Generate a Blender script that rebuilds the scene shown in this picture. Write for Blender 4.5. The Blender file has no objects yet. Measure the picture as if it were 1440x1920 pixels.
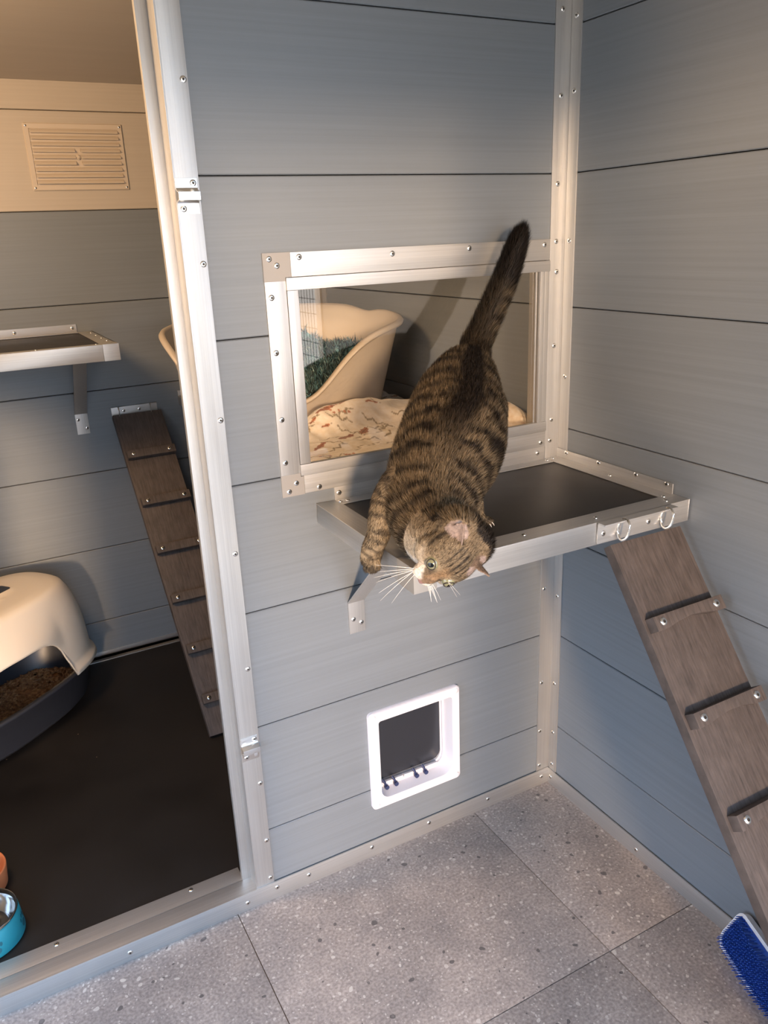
import bpy, bmesh, math, random
import numpy as np
from mathutils import Vector, Matrix
from mathutils import noise as mn
random.seed(7); rng = np.random.RandomState(5)
sc = bpy.context.scene
C = bpy.context.collection

# ------------------------------------------------------------ camera
CAM = Vector((-1.1280, -1.3133, 1.3226)); YAW, PITCH, ROLL, FPX = 0.4848, 0.3344, -0.0429, 1498.6
fw = Vector((math.sin(YAW)*math.cos(PITCH), math.cos(YAW)*math.cos(PITCH), -math.sin(PITCH)))
rt = Vector((math.cos(YAW), -math.sin(YAW), 0)); up = rt.cross(fw)
r2 = math.cos(ROLL)*rt + math.sin(ROLL)*up; u2 = -math.sin(ROLL)*rt + math.cos(ROLL)*up
cd = bpy.data.cameras.new('camera'); cam = bpy.data.objects.new('camera', cd); C.objects.link(cam)
M = Matrix((r2, u2, -fw)).transposed().to_4x4(); M.translation = CAM; cam.matrix_world = M
cd.sensor_fit = 'VERTICAL'; cd.sensor_height = 36; cd.lens = FPX/1920*36; cd.clip_start = .02
sc.camera = cam
# ------------------------------------------------------------ light
w = bpy.data.worlds.new('world'); sc.world = w; w.use_nodes = True
nt = w.node_tree; bg = nt.nodes['Background']
tc = nt.nodes.new('ShaderNodeTexCoord'); sp = nt.nodes.new('ShaderNodeSeparateXYZ'); cr = nt.nodes.new('ShaderNodeValToRGB')
nt.links.new(tc.outputs['Generated'], sp.inputs[0]); nt.links.new(sp.outputs['Z'], cr.inputs[0]); nt.links.new(cr.outputs[0], bg.inputs[0])
cr.color_ramp.elements[0].position = 0.0; cr.color_ramp.elements[0].color = (.42, .40, .38, 1)
cr.color_ramp.elements[1].position = 0.75; cr.color_ramp.elements[1].color = (.42, .58, .86, 1)
for p_, c_ in ((.01, (.95, .80, .66, 1)), (.05, (.78, .81, .87, 1)), (.13, (.46, .69, 1.0, 1))):
    e = cr.color_ramp.elements.new(p_); e.color = c_
bg.inputs['Strength'].default_value = 3.7
def lamp(kind, name, loc, aim, energy, color, size=None, angle=None):
    l = bpy.data.lights.new(name, kind); l.energy = energy; l.color = color
    if size: l.shape = 'RECTANGLE'; l.size, l.size_y = size
    if angle: l.angle = angle
    o = bpy.data.objects.new(name, l); C.objects.link(o); o.location = loc
    o.rotation_euler = (Vector(aim)-Vector(loc)).to_track_quat('-Z', 'Y').to_euler(); return o
lamp('SUN', 'sun', (-3, -8.6, 2.5), (0, 0, 1.24), 2.7, (1, .67, .40), angle=math.radians(5))
lamp('AREA', 'indoor_light', (-1.45, .22, 1.66), (-.55, .9, 1.0), 8.0, (1, .63, .33), size=(.3, .3))
sc.view_settings.view_transform = 'Standard'; sc.view_settings.look = 'None'
sc.view_settings.gamma = 1; sc.view_settings.use_curve_mapping = False
sc.view_settings.exposure = 1.0

# ------------------------------------------------------------ helpers
def obj(name, me, mat=None, parent=None, label=None, cat=None, group=None, kind=None):
    o = bpy.data.objects.new(name, me); C.objects.link(o)
    if mat is not None and me is not None and not me.materials: me.materials.append(mat)
    if parent is not None: o.parent = parent
    for k, v in (('label', label), ('category', cat), ('group', group), ('kind', kind)):
        if v: o[k] = v
    return o
def empty(name, loc=(0, 0, 0), **k):
    o = obj(name, None, **k); o.location = loc; o.empty_display_size = .05
    return o
class MB:
    """collects geometry in world coordinates"""
    def __init__(s): s.v = []; s.f = []; s.sm = []
    def add(s, vs, fs, smooth=False):
        n = len(s.v); s.v += [tuple(v) for v in vs]; s.f += [tuple(i+n for i in f) for f in fs]; s.sm += [smooth]*len(fs)
    def box(s, a, b, T=None):
        x0, y0, z0 = [min(p, q) for p, q in zip(a, b)]; x1, y1, z1 = [max(p, q) for p, q in zip(a, b)]
        vs = [(x, y, z) for x in (x0, x1) for y in (y0, y1) for z in (z0, z1)]
        if T: vs = [T(v) for v in vs]
        s.add(vs, [(0, 1, 3, 2), (4, 6, 7, 5), (0, 4, 5, 1), (2, 3, 7, 6), (0, 2, 6, 4), (1, 5, 7, 3)])
    def prism(s, poly, mapf, t0, t1, smooth=False):
        n = len(poly); vs = [mapf(p, t0) for p in poly] + [mapf(p, t1) for p in poly]
        s.add(vs, [tuple(range(n))[::-1], tuple(range(n, 2*n))]); k = len(s.v)-2*n
        s.f += [(k+i, k+(i+1) % n, k+n+(i+1) % n, k+n+i) for i in range(n)]; s.sm += [smooth]*n
    def tube(s, pts, r, n=8, closed=False):
        pts = [Vector(p) for p in pts]; m = len(pts); rr = r if isinstance(r, (list, tuple)) else [r]*m
        vs = []; ref = Vector((.13, .21, .97))
        for i, p in enumerate(pts):
            if closed: t = pts[(i+1) % m]-pts[i-1]
            else: t = pts[min(i+1, m-1)]-pts[max(i-1, 0)]
            t.normalize(); a = t.cross(ref)
            if a.length < 1e-3: a = t.cross(Vector((1, 0, 0)))
            a.normalize(); b = t.cross(a)
            vs += [p+rr[i]*(math.cos(2*math.pi*k/n)*a+math.sin(2*math.pi*k/n)*b) for k in range(n)]
        fs = []
        for i in range(m if closed else m-1):
            j = (i+1) % m
            fs += [(i*n+k, i*n+(k+1) % n, j*n+(k+1) % n, j*n+k) for k in range(n)]
        s.add(vs, fs, True)
        if not closed: s.add(vs[:n], [tuple(range(n))[::-1]]); s.add(vs[-n:], [tuple(range(n))])
    def mesh(s, name, mat=None, bevel=0, sharp=35):
        me = bpy.data.meshes.new(name); me.from_pydata(s.v, [], s.f); me.update()
        bm = bmesh.new(); bm.from_mesh(me); bmesh.ops.remove_doubles(bm, verts=bm.verts, dist=1e-6)
        bmesh.ops.recalc_face_normals(bm, faces=bm.faces)
        if bevel:
            es = [e for e in bm.edges if len(e.link_faces) == 2 and e.calc_face_angle() > math.radians(30)]
            bmesh.ops.bevel(bm, geom=es, offset=bevel, segments=2, affect='EDGES', profile=.7, clamp_overlap=True)
        for f in bm.faces: f.smooth = True
        bm.to_mesh(me); bm.free()
        try: me.set_sharp_from_angle(angle=math.radians(sharp))
        except Exception: pass
        if mat: me.materials.append(mat)
        return me
    def build(s, name, mat, parent=None, bevel=0, sharp=35, **k):
        return obj(name, s.mesh(name, mat, bevel, sharp), None, parent, **k)
def grid_mesh(name, P, mat, closed_u=False, closed_v=False, solid=0, colors=None):
    nu, nv = P.shape[:2]; vs = P.reshape(-1, 3).tolist(); fs = []
    for i in range(nu if closed_u else nu-1):
        for j in range(nv if closed_v else nv-1):
            a = i*nv+j; b = ((i+1) % nu)*nv+j; c = ((i+1) % nu)*nv+(j+1) % nv; d = i*nv+(j+1) % nv
            fs.append((a, b, c, d))
    me = bpy.data.meshes.new(name); me.from_pydata(vs, [], fs); me.update()
    me.shade_smooth()
    if colors is not None:
        at = me.color_attributes.new('Col', 'FLOAT_COLOR', 'POINT')
        c4 = np.ones((nu*nv, 4), np.float32); c4[:, :3] = colors.reshape(-1, 3); at.data.foreach_set('color', c4.ravel())
    me.materials.append(mat)
    if solid:
        o = bpy.data.objects.new('tmp', me); C.objects.link(o); m = o.modifiers.new('s', 'SOLIDIFY'); m.thickness = solid; m.offset = -1
        me = bake(o)
    return me
def bake(o):
    dg = bpy.context.evaluated_depsgraph_get(); dg.update()
    me = bpy.data.meshes.new_from_object(o.evaluated_get(dg)); old = o.data
    bpy.data.objects.remove(o); return me

# ------------------------------------------------------------ materials
def mat(name, col=(.5, .5, .5), rough=.5, metal=0, spec=.5):
    m = bpy.data.materials.new(name); m.use_nodes = True; b = m.node_tree.nodes['Principled BSDF']
    b.inputs['Base Color'].default_value = (*col, 1); b.inputs['Roughness'].default_value = rough
    b.inputs['Metallic'].default_value = metal; b.inputs['Specular IOR Level'].default_value = spec
    return m, m.node_tree, b
def N(nt, t, **k):
    n = nt.nodes.new(t)
    for a, v in k.items():
        if a.startswith('i_'): n.inputs[a[2:].replace('_', ' ')].default_value = v
        else: setattr(n, a, v)
    return n
def L(nt, a, b): nt.links.new(a, b)
def objco(nt, scale=(1, 1, 1), kind='Object'):
    t = N(nt, 'ShaderNodeTexCoord'); m = N(nt, 'ShaderNodeMapping'); m.inputs['Scale'].default_value = scale
    L(nt, t.outputs[kind], m.inputs['Vector']); return m.outputs[0]
def ramp(nt, fac, stops, interp='LINEAR'):
    r = N(nt, 'ShaderNodeValToRGB'); r.color_ramp.interpolation = interp
    while len(r.color_ramp.elements) < len(stops): r.color_ramp.elements.new(.5)
    for e, (p, c) in zip(r.color_ramp.elements, stops): e.position = p; e.color = (*c, 1) if len(c) == 3 else c
    L(nt, fac, r.inputs[0]); return r.outputs[0]
def mix(nt, fac, a, b, blend='MIX'):
    m = N(nt, 'ShaderNodeMix', data_type='RGBA', blend_type=blend)
    for i, v in ((0, fac), (6, a), (7, b)):
        if hasattr(v, 'links') or hasattr(v, 'is_linked'): L(nt, v, m.inputs[i])
        else: m.inputs[i].default_value = v if i == 0 else (*v, 1)
    return m.outputs[2]
def bump(nt, b, h, s, d=.002):
    n = N(nt, 'ShaderNodeBump'); n.inputs['Strength'].default_value = s; n.inputs['Distance'].default_value = d
    L(nt, h, n.inputs['Height']); L(nt, n.outputs[0], b.inputs['Normal'])
def streaked(name, c0, c1, scale, rough=(.35, .5), metal=0, spec=.5, bs=.15, cloud=2.0):
    m, nt, b = mat(name, c0, rough[0], metal, spec)
    n = N(nt, 'ShaderNodeTexNoise'); n.inputs['Scale'].default_value = 1; n.inputs['Detail'].default_value = 6; n.inputs['Roughness'].default_value = .65
    L(nt, objco(nt, scale), n.inputs['Vector'])
    n2 = N(nt, 'ShaderNodeTexNoise'); n2.inputs['Scale'].default_value = cloud; n2.inputs['Detail'].default_value = 3
    L(nt, objco(nt), n2.inputs['Vector'])
    c = ramp(nt, n.outputs[0], [(.30, c0), (.70, c1)])
    c = mix(nt, .25, c, ramp(nt, n2.outputs[0], [(.3, c0), (.7, c1)]))
    L(nt, c, b.inputs['Base Color'])
    r = N(nt, 'ShaderNodeMapRange'); L(nt, n.outputs[0], r.inputs[0]); r.inputs[3].default_value = rough[0]; r.inputs[4].default_value = rough[1]
    L(nt, r.outputs[0], b.inputs['Roughness']); bump(nt, b, n.outputs[0], bs, .001)
    return m
GREY0, GREY1 = (.154, .172, .192), (.190, .213, .236)
m_panel_x = streaked('slate_board_x', GREY0, GREY1, (1.2, 30, 140), (.36, .52), bs=.12)
m_panel_y = streaked('slate_board_y', GREY0, GREY1, (30, 1.2, 140), (.36, .52), bs=.12)
m_cream_x = streaked('cream_board', (.42, .37, .31), (.47, .42, .355), (1.2, 30, 140), (.4, .55), bs=.08)
ALU0, ALU1 = (.47, .465, .455), (.60, .595, .58)
m_alu_x = streaked('brushed_aluminium_x', ALU0, ALU1, (3, 400, 400), (.36, .52), metal=.80, bs=.12, cloud=6)
m_alu_y = streaked('brushed_aluminium_y', ALU0, ALU1, (400, 3, 400), (.36, .52), metal=.80, bs=.12, cloud=6)
m_alu_z = streaked('brushed_aluminium_z', ALU0, ALU1, (400, 400, 3), (.36, .52), metal=.80, bs=.12, cloud=6)
m_steel, _, _ = mat('zinc_steel', (.80, .79, .76), .28, 1)
m_screw, _, _ = mat('screw_steel', (.78, .77, .74), .25, 1)
m_socket, _, _ = mat('screw_socket', (.05, .045, .04), .6, .3)
m_corner, _, _ = mat('grey_corner_plastic', (.29, .28, .27), .6)
m_cap, _, _ = mat('dull_end_cap', (.36, .345, .32), .5, .5)
m_core, _, _ = mat('wall_core', (.035, .038, .042), .8)
m_white, _, _ = mat('white_flap_plastic', (.68, .67, .72), .35)
m_flap, _, _ = mat('smoked_flap', (.025, .027, .034), .25)
m_pin, _, _ = mat('navy_pin', (.02, .03, .09), .4)
m_creamp, _, _ = mat('cream_plastic', (.74, .66, .55), .4)
m_bedp, _, _ = mat('beige_plastic', (.47, .41, .34), .40)
m_roof, _, _ = mat('tan_roof_sheet', (.50, .40, .29), .6)
m_vent, _, _ = mat('vent_plastic', (.52, .45, .37), .45)
m_tray, _, _ = mat('navy_tray_plastic', (.028, .031, .040), .4)
m_turq, _, _ = mat('turquoise_rubber', (.02, .24, .30), .5)
m_paw, _, _ = mat('paw_cutout', (.01, .10, .13), .6)
m_chrome, _, _ = mat('polished_steel', (.60, .59, .57), .14, 1)
m_terra, _, _ = mat('terracotta_plastic', (.62, .20, .08), .45)
m_blue, _, _ = mat('blue_rubber', (.03, .11, .48), .45)
m_whiteb, _, _ = mat('white_brush_plastic', (.70, .72, .76), .3)
m_glass, nt, b = mat('window_pane', (1, 1, 1), .0); b.inputs['Transmission Weight'].default_value = 1; b.inputs['IOR'].default_value = 1.45
# thin sheet: mix transparent with a sharp reflection by Fresnel
for n_ in list(nt.nodes):
    if n_.type == 'BSDF_PRINCIPLED': nt.nodes.remove(n_)
out = [n_ for n_ in nt.nodes if n_.type == 'OUTPUT_MATERIAL'][0]
tr = N(nt, 'ShaderNodeBsdfTransparent'); tr.inputs[0].default_value = (.90, .90, .89, 1); gl = N(nt, 'ShaderNodeBsdfGlossy'); gl.inputs['Roughness'].default_value = .015
fr = N(nt, 'ShaderNodeFresnel'); fr.inputs[0].default_value = 2.2; ms = N(nt, 'ShaderNodeMixShader')
L(nt, fr.outputs[0], ms.inputs[0]); L(nt, tr.outputs[0], ms.inputs[1]); L(nt, gl.outputs[0], ms.inputs[2]); L(nt, ms.outputs[0], out.inputs[0])
def speckled(name, base, spk, scale, thr, rough, spec=.5):
    m, nt, b = mat(name, base, rough, 0, spec); n = N(nt, 'ShaderNodeTexNoise'); n.inputs['Scale'].default_value = 6; n.inputs['Detail'].default_value = 5
    L(nt, objco(nt), n.inputs['Vector'])
    c = ramp(nt, n.outputs[0], [(.3, base), (.75, tuple(v*1.5+.004 for v in base))])
    v = N(nt, 'ShaderNodeTexVoronoi'); v.inputs['Scale'].default_value = scale; L(nt, objco(nt), v.inputs['Vector'])
    k = ramp(nt, v.outputs['Distance'], [(0, (1, 1, 1)), (thr, (0, 0, 0))], 'CONSTANT')
    L(nt, mix(nt, k, c, spk), b.inputs['Base Color'])
    r = N(nt, 'ShaderNodeMapRange'); L(nt, n.outputs[0], r.inputs[0]); r.inputs[3].default_value = rough-.12; r.inputs[4].default_value = rough+.15
    L(nt, r.outputs[0], b.inputs['Roughness']); bump(nt, b, n.outputs[0], .1)
    return m
m_black = speckled('black_phenolic_ply', (.013, .011, .010), (.25, .2, .16), 14, .022, .42)
m_blackfl = speckled('black_floor_sheet', (.008, .0065, .006), (.3, .2, .12), 9, .012, .55, .4)
# floor tile
m_tile, nt, b = mat('greige_terrazzo_tile', (.3, .27, .25), .5)
co = objco(nt); n1 = N(nt, 'ShaderNodeTexNoise'); n1.inputs['Scale'].default_value = 5; n1.inputs['Detail'].default_value = 8; n1.inputs['Roughness'].default_value = .7; L(nt, co, n1.inputs[0])
c = ramp(nt, n1.outputs[0], [(.30, (.235, .205, .192)), (.5, (.335, .285, .256)), (.70, (.450, .378, .332))])
nf = N(nt, 'ShaderNodeTexNoise'); nf.inputs['Scale'].default_value = 180; nf.inputs['Detail'].default_value = 4; L(nt, co, nf.inputs[0])
c = mix(nt, .55, c, ramp(nt, nf.outputs[0], [(.35, (.3, .3, .3)), (.65, (.75, .75, .75))]), 'OVERLAY')
dn = N(nt, 'ShaderNodeTexNoise'); dn.inputs['Scale'].default_value = 30; dn.inputs['Detail'].default_value = 2; L(nt, co, dn.inputs[0])
vm = N(nt, 'ShaderNodeVectorMath', operation='MULTIPLY_ADD'); L(nt, dn.outputs['Color'], vm.inputs[0]); vm.inputs[1].default_value = (.02, .02, .02); L(nt, co, vm.inputs[2])
for sc_, th, colr, key in ((75, .17, (.62, .56, .50), 0), (150, .20, (.58, .52, .47), .2), (38, .10, (.66, .60, .53), .4), (45, .13, (.085, .075, .075), .6)):
    v = N(nt, 'ShaderNodeTexVoronoi'); v.inputs['Scale'].default_value = sc_; L(nt, vm.outputs[0], v.inputs['Vector'])
    s_ = N(nt, 'ShaderNodeSeparateColor'); L(nt, v.outputs['Color'], s_.inputs[0])
    mul = N(nt, 'ShaderNodeMath', operation='MULTIPLY'); L(nt, s_.outputs[0], mul.inputs[0]); mul.inputs[1].default_value = th*1.9
    gt = N(nt, 'ShaderNodeMath', operation='LESS_THAN'); L(nt, v.outputs['Distance'], gt.inputs[0]); L(nt, mul.outputs[0], gt.inputs[1])
    g2 = N(nt, 'ShaderNodeMath', operation='GREATER_THAN'); L(nt, s_.outputs[1], g2.inputs[0]); g2.inputs[1].default_value = .55
    g3 = N(nt, 'ShaderNodeMath', operation='MULTIPLY'); L(nt, gt.outputs[0], g3.inputs[0]); L(nt, g2.outputs[0], g3.inputs[1])
    g4 = N(nt, 'ShaderNodeMath', operation='MULTIPLY'); L(nt, g3.outputs[0], g4.inputs[0]); g4.inputs[1].default_value = .8
    c = mix(nt, g4.outputs[0], c, colr)
L(nt, c, b.inputs['Base Color']); bump(nt, b, nf.outputs[0], .25, .001); b.inputs['Roughness'].default_value = .48
m_grout, _, _ = mat('tile_grout', (.20, .165, .145), .9)
m_wood = streaked('dark_composite_wood', (.070, .050, .044), (.150, .112, .098), (90, 7, 7), (.5, .7), bs=.5, cloud=20)
m_wood_in = m_wood
m_wire, _, _ = mat('galvanised_wire', (.10, .10, .10), .5, .6)
def vcol(name, rough=.8, sheen=0, spec=.3, noise=0):
    m, nt, b = mat(name, (.5, .5, .5), rough, 0, spec); a = N(nt, 'ShaderNodeVertexColor'); a.layer_name = 'Col'
    c = a.outputs[0]
    if noise:
        n = N(nt, 'ShaderNodeTexNoise'); n.inputs['Scale'].default_value = noise; n.inputs['Detail'].default_value = 4; L(nt, objco(nt), n.inputs['Vector'])
        c = mix(nt, .5, c, ramp(nt, n.outputs[0], [(.3, (.25, .25, .25)), (.7, (.8, .8, .8))]), 'OVERLAY')
    L(nt, c, b.inputs['Base Color'])
    if sheen: b.inputs['Sheen Weight'].default_value = sheen
    return m
m_blanket = vcol('printed_fleece', .9, .3, noise=90)
m_cat = vcol('tabby_skin', .8, 0, noise=260); m_fur = vcol('tabby_fur', .55, 0, spec=.35)
m_shag = vcol('teal_shag', .8)

# ------------------------------------------------------------ screws
sm = MB()
def lathe(mb, prof, n=12, c=(0, 0, 0)):
    k = len(mb.v); vs = []
    for r, z in prof: vs += [(c[0]+r*math.cos(2*math.pi*i/n), c[1]+r*math.sin(2*math.pi*i/n), c[2]+z) for i in range(n)]
    fs = [(j*n+i, j*n+(i+1) % n, (j+1)*n+(i+1) % n, (j+1)*n+i) for j in range(len(prof)-1) for i in range(n)]
    mb.add(vs, fs, True); mb.add(vs[-n:], [tuple(range(n))], True)
lathe(sm, [(.0052, -.0006), (.0052, .0004), (.0046, .0010), (.0030, .0015), (.0020, .0016), (.0017, .0004)], 12)
screw_me = sm.mesh('screw', m_screw, sharp=50); screw_me.materials.append(m_socket)
for p in screw_me.polygons:
    if (sum((screw_me.vertices[i].co for i in p.vertices), Vector())/len(p.vertices)).xy.length < .00195: p.material_index = 1
def screw(parent, loc, nrm, s=1, name='screw'):
    o = bpy.data.objects.new(name, screw_me); C.objects.link(o); o.parent = parent
    q = Vector(nrm).to_track_quat('Z', 'Y'); o.rotation_mode = 'QUATERNION'; o.rotation_quaternion = q
    off = Vector(); q_ = parent
    while q_ is not None: off += q_.location; q_ = q_.parent
    o.location = Vector(loc)-off; o.scale = (s, s, s)
    return o

# ------------------------------------------------------------ setting
ZJ = [.0, .1726, .4192, .6658, .9145, 1.1667, 1.4196, 1.6726, 1.9226, 2.15]
def board_poly(z0, z1, c0, c1, t=.016, ch=.0016):
    p = []
    p += [(ch, z0), (0, z0+ch)] if c0 else [(0, z0)]
    p += [(0, z1-ch), (ch, z1)] if c1 else [(0, z1)]
    return p + [(t, z1), (t, z0)]
def boards(parent, a0, a1, zlist, mp, m, holes=()):
    """mp(depth, along, z) -> point; one object per board"""
    for z0, z1 in zip(zlist[:-1], zlist[1:]):
        mb = MB(); g = .0009; Z0, Z1 = z0+g, z1-g
        hs = [h for h in holes if h[2] < Z1 and h[3] > Z0]
        xs = sorted(set([a0, a1]+[max(a0, min(a1, x)) for h in hs for x in h[:2]]))
        for xa, xb in zip(xs[:-1], xs[1:]):
            if xb-xa < 1e-5: continue
            xm = (xa+xb)/2; segs = [(Z0, Z1)]
            for h in hs:
                if h[0] < xm < h[1]:
                    ns = []
                    for s0, s1 in segs:
                        if h[2] > s0: ns.append((s0, min(s1, h[2])))
                        if h[3] < s1: ns.append((max(s0, h[3]), s1))
                    segs = [s for s in ns if s[1]-s[0] > 1e-4]
            for s0, s1 in segs:
                mb.prism(board_poly(s0, s1, s0 == Z0, s1 == Z1), lambda p, t: mp(p[0], t, p[1]), xa, xb)
        if mb.v: mb.build('board', m, parent, sharp=20)
def core(parent, quads, m=m_core):
    mb = MB()
    for a, b in quads: mb.box(a, b)
    return mb.build('wall_core', m, parent)
WIN = (-.600, -.046, .900, 1.262); FLAP = (-.478, -.290, .146, .346)
# back wall
wb = empty('wall_back', kind='structure')
boards(wb, -.772, .0, ZJ, lambda d, x, z: (x, d, z), m_panel_x, [WIN, FLAP])
def holed_core(y0, y1, mat_):
    mb = MB()
    mb.box((-.772, y0, 0), (WIN[0], y1, 2.15)); mb.box((WIN[1], y0, 0), (0, y1, 2.15))
    mb.box((WIN[0], y0, WIN[3]), (WIN[1], y1, 2.15)); mb.box((WIN[0], y0, FLAP[3]), (WIN[1], y1, WIN[2]))
    mb.box((WIN[0], y0, 0), (FLAP[0], y1, FLAP[3])); mb.box((FLAP[1], y0, 0), (WIN[1], y1, FLAP[3])); mb.box((FLAP[0], y0, 0), (FLAP[1], y1, FLAP[2]))
    return mb
holed_core(.016, .034, m_core).build('wall_core', m_core, wb)
holed_core(.034, .040, m_core).build('inner_lining', m_panel_x, wb)
# wall over and left of the doorway (outside the frame, encloses the room)
wl = empty('wall_front_left', kind='structure')
boards(wl, -1.98, -1.50, ZJ, lambda d, x, z: (x, d, z), m_panel_x)
core(wl, [((-1.98, .016, 0), (-1.50, .04, 2.15)), ((-1.50, 0, 1.98), (-.772, .04, 2.15))])
# right wall, runs through to the inside
wr = empty('wall_right', kind='structure')
boards(wr, -1.20, 1.20, ZJ, lambda d, y, z: (d, y, z), m_panel_y)
core(wr, [((.016, -1.20, 0), (.05, 1.25, 2.15))])
# far wall inside
wf = empty('wall_far', kind='structure')
boards(wf, -1.98, 0, ZJ[:7], lambda d, x, z: (x, 1.2+d, z), m_panel_x)
boards(wf, -1.98, 0, ZJ[6:9], lambda d, x, z: (x, 1.2+d, z), m_cream_x)
core(wf, [((-1.98, 1.216, 0), (.05, 1.25, 2.0))])
wl2 = empty('wall_left', kind='structure')
boards(wl2, .04, 1.2, ZJ[:7], lambda d, y, z: (-1.98-d, y, z), m_panel_y)
boards(wl2, .04, 1.2, ZJ[6:10], lambda d, y, z: (-1.98-d, y, z), m_cream_x)
core(wl2, [((-2.05, .0, 0), (-1.996, 1.25, 2.15))])
cl = empty('ceiling', kind='structure')
mb = MB(); mb.prism([(1.2, 1.744), (.04, 1.90), (.04, 1.93), (1.2, 1.774)], lambda p, t: (t, p[0], p[1]), -1.98, 0); mb.build('inner_ceiling_sheet', m_cream_x, cl)
wr2 = empty('wall_sun_block', kind='structure')  # unseen side wall, added to keep the low sun out of the doorway
boards(wr2, -2.4, -1.0, ZJ[:9], lambda d, y, z: (-1.62-d, y, z), m_panel_y)
boards(wr2, -1.0, 0, ZJ[5:9], lambda d, y, z: (-1.62-d, y, z), m_panel_y)  # upper boards added to cut skylight on the upper right wall
core(wr2, [((-1.66, -2.40, 0), (-1.636, -1.0, 2.02)), ((-1.66, -1.0, ZJ[5]), (-1.636, 0, 2.02))])
mb = MB(); mb.box((-1.98, -2.40, 2.02), (.05, .04, 2.06)); mb.build('run_roof_sheet', m_roof, cl)
# floor tiles
fl = empty('floor', kind='structure')
mb = MB(); mb.box((-2.0, -2.4, -.03), (0.0, .0, -.004)); mb.build('grout_bed', m_grout, fl)
tx = [0.0, -.2285, -.8225, -1.4165, -2.0]; ty = [-.002, -.4620, -1.056, -1.65, -2.244, -2.40]
for i in range(4):
    for j in range(5):
        mb = MB(); g = .0009
        mb.box((tx[i+1]+g, ty[j+1]+g, -.012), (tx[i]-(g if i else 0), ty[j]-(g if j else 0), 0)); mb.build('tile', m_tile, fl, bevel=.0008)
rf = empty('raised_floor', kind='structure')
mb = MB(); mb.box((-1.98, .040, 0), (0, 1.2, .040)); mb.build('floor_sheet', m_blackfl, rf)
# aluminium trims -------------------------------------------------
ntrim = [0]
def trim(boxes, m, screws=(), bevel=.0006, parts=None):
    ntrim[0] += 1; e = empty('trim_%d' % ntrim[0], kind='structure')
    for nm, bxs, mm in ([('profile', boxes, m)] + (parts or [])):
        mb = MB()
        for a, b in bxs: mb.box(a, b)
        mb.build(nm, mm, e, bevel=bevel)
    for loc, nn in screws: screw(e, loc, nn)
    return e
Yn = (0, -1, 0); Xn = (-1, 0, 0); Zn = (0, 0, 1)
T = .003
# doorway post: front flange, return, rebate flange, inner jamb
trim([((-.776, -T, .042), (-.737, 0, 2.15)), ((-.776, -T, .042), (-.773, .037, 2.15))], m_alu_z,
     [((-.744, -T, z), Yn) for z in (1.83, 1.552, 1.289, 1.035, .790, .554, .294, .152, .056)],
     parts=[('rebate_flange', [((-.794, .034, .042), (-.773, .037, 2.15)), ((-.794, .037, .042), (-.791, .045, 2.15))], m_alu_z)])
# sill under the doorway and skirting along the back wall (one front flange)
trim([((-1.98, -.006, 0), (-.004, -.003, .0425))], m_alu_x, [((x, -.006, z), Yn) for x, z in ((-1.285, .018), (-1.04, .02), (-.799, .019), (-.733, .027), (-.660, .024), (-.506, .026), (-.356, .027), (-.189, .024), (-.026, .023))],
     parts=[('sill_front', [((-1.98, -.003, .0), (-.774, .0352, .0425))], m_alu_x), ('sill_rear', [((-1.98, .0360, .030), (-.791, .076, .0425))], m_alu_x)])
sill = bpy.data.objects['trim_2']
for x in (-1.42, -1.163, -.897): screw(sill, (x, .066, .0425), Zn)
# right skirting
trim([((-.006, -1.2, 0), (-.003, -.006, .041))], m_alu_y, [((-.006, y, z), Xn) for y, z in ((-.016, .021), (-.306, .018), (-.62, .018), (-.95, .018))])
# inside corner angle
trim([((-.040, -T, .0425), (-.0, 0, 2.15)), ((-T, -.030, .041), (0, -T, 2.15))], m_alu_z,
     [((x, -T, z), Yn) for x, z in ((-.025, 1.85), (-.024, 1.697), (-.023, 1.555), (-.025, 1.401), (-.025, 1.295), (-.022, 1.237), (-.023, 1.090), (-.024, .934), (-.027, .889), (-.031, .539), (-.031, .292), (-.032, .157), (-.031, .057))] +
     [((-T, -y, z), Xn) for y, z in ((.016, 1.686), (.016, 1.562), (.016, 1.295), (.016, 1.025), (.016, .518), (.016, .287), (.016, .150), (.016, .058))])
# far wall skirting, far corner angle, post and lintel of the run
trim([((-1.98, 1.197, .04), (0, 1.2, .066)), ((-1.98, 1.18, .04), (0, 1.197, .0425))], m_alu_x, [])
trim([((-.030, 1.197, .04), (0, 1.2, 1.75)), ((-T, 1.165, .04), (0, 1.2, 1.75))], m_alu_z, [])
trim([((-.004, -1.24, 0), (.04, -1.20, 2.02))], m_alu_z, [])
trim([((-1.98, -2.44, 1.84), (.04, -2.40, 2.02)), ((.0, -2.44, 0), (.04, -2.40, 1.84)), ((-1.02, -2.44, 0), (-.98, -2.40, 1.84))], m_alu_z, [])
def wire_panel(f, u0, u1, z0, z1, label):
    e = empty('wire_mesh_panel', label=label, cat='mesh panel', group='wire mesh panels closing the run')
    mb = MB(); s = .05; r = .0012
    u = u0
    while u <= u1: mb.tube([f(u, z0), f(u, z1)], r, 4); u += s/2
    z = z0
    while z <= z1: mb.tube([f(u0, z), f(u1, z)], r, 4); z += s
    o = mb.build('wire_mesh', m_wire, e, kind='stuff')
    mb = MB()
    for a, b in (((u0, z0), (u1, z0)), ((u0, z1), (u1, z1)), ((u0, z0), (u0, z1)), ((u1, z0), (u1, z1))): mb.tube([f(*a), f(*b)], .010, 4)
    mb.build('frame', m_alu_z, e)
wire_panel(lambda u, z: (.015, u, z), -2.38, -1.25, .02, 2.0, 'wire mesh panel beside the right wall seen reflected in the window')
wire_panel(lambda u, z: (u, -2.42, z), -.96, -.02, .02, 1.82, 'wire mesh panel at the open front of the run')
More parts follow.
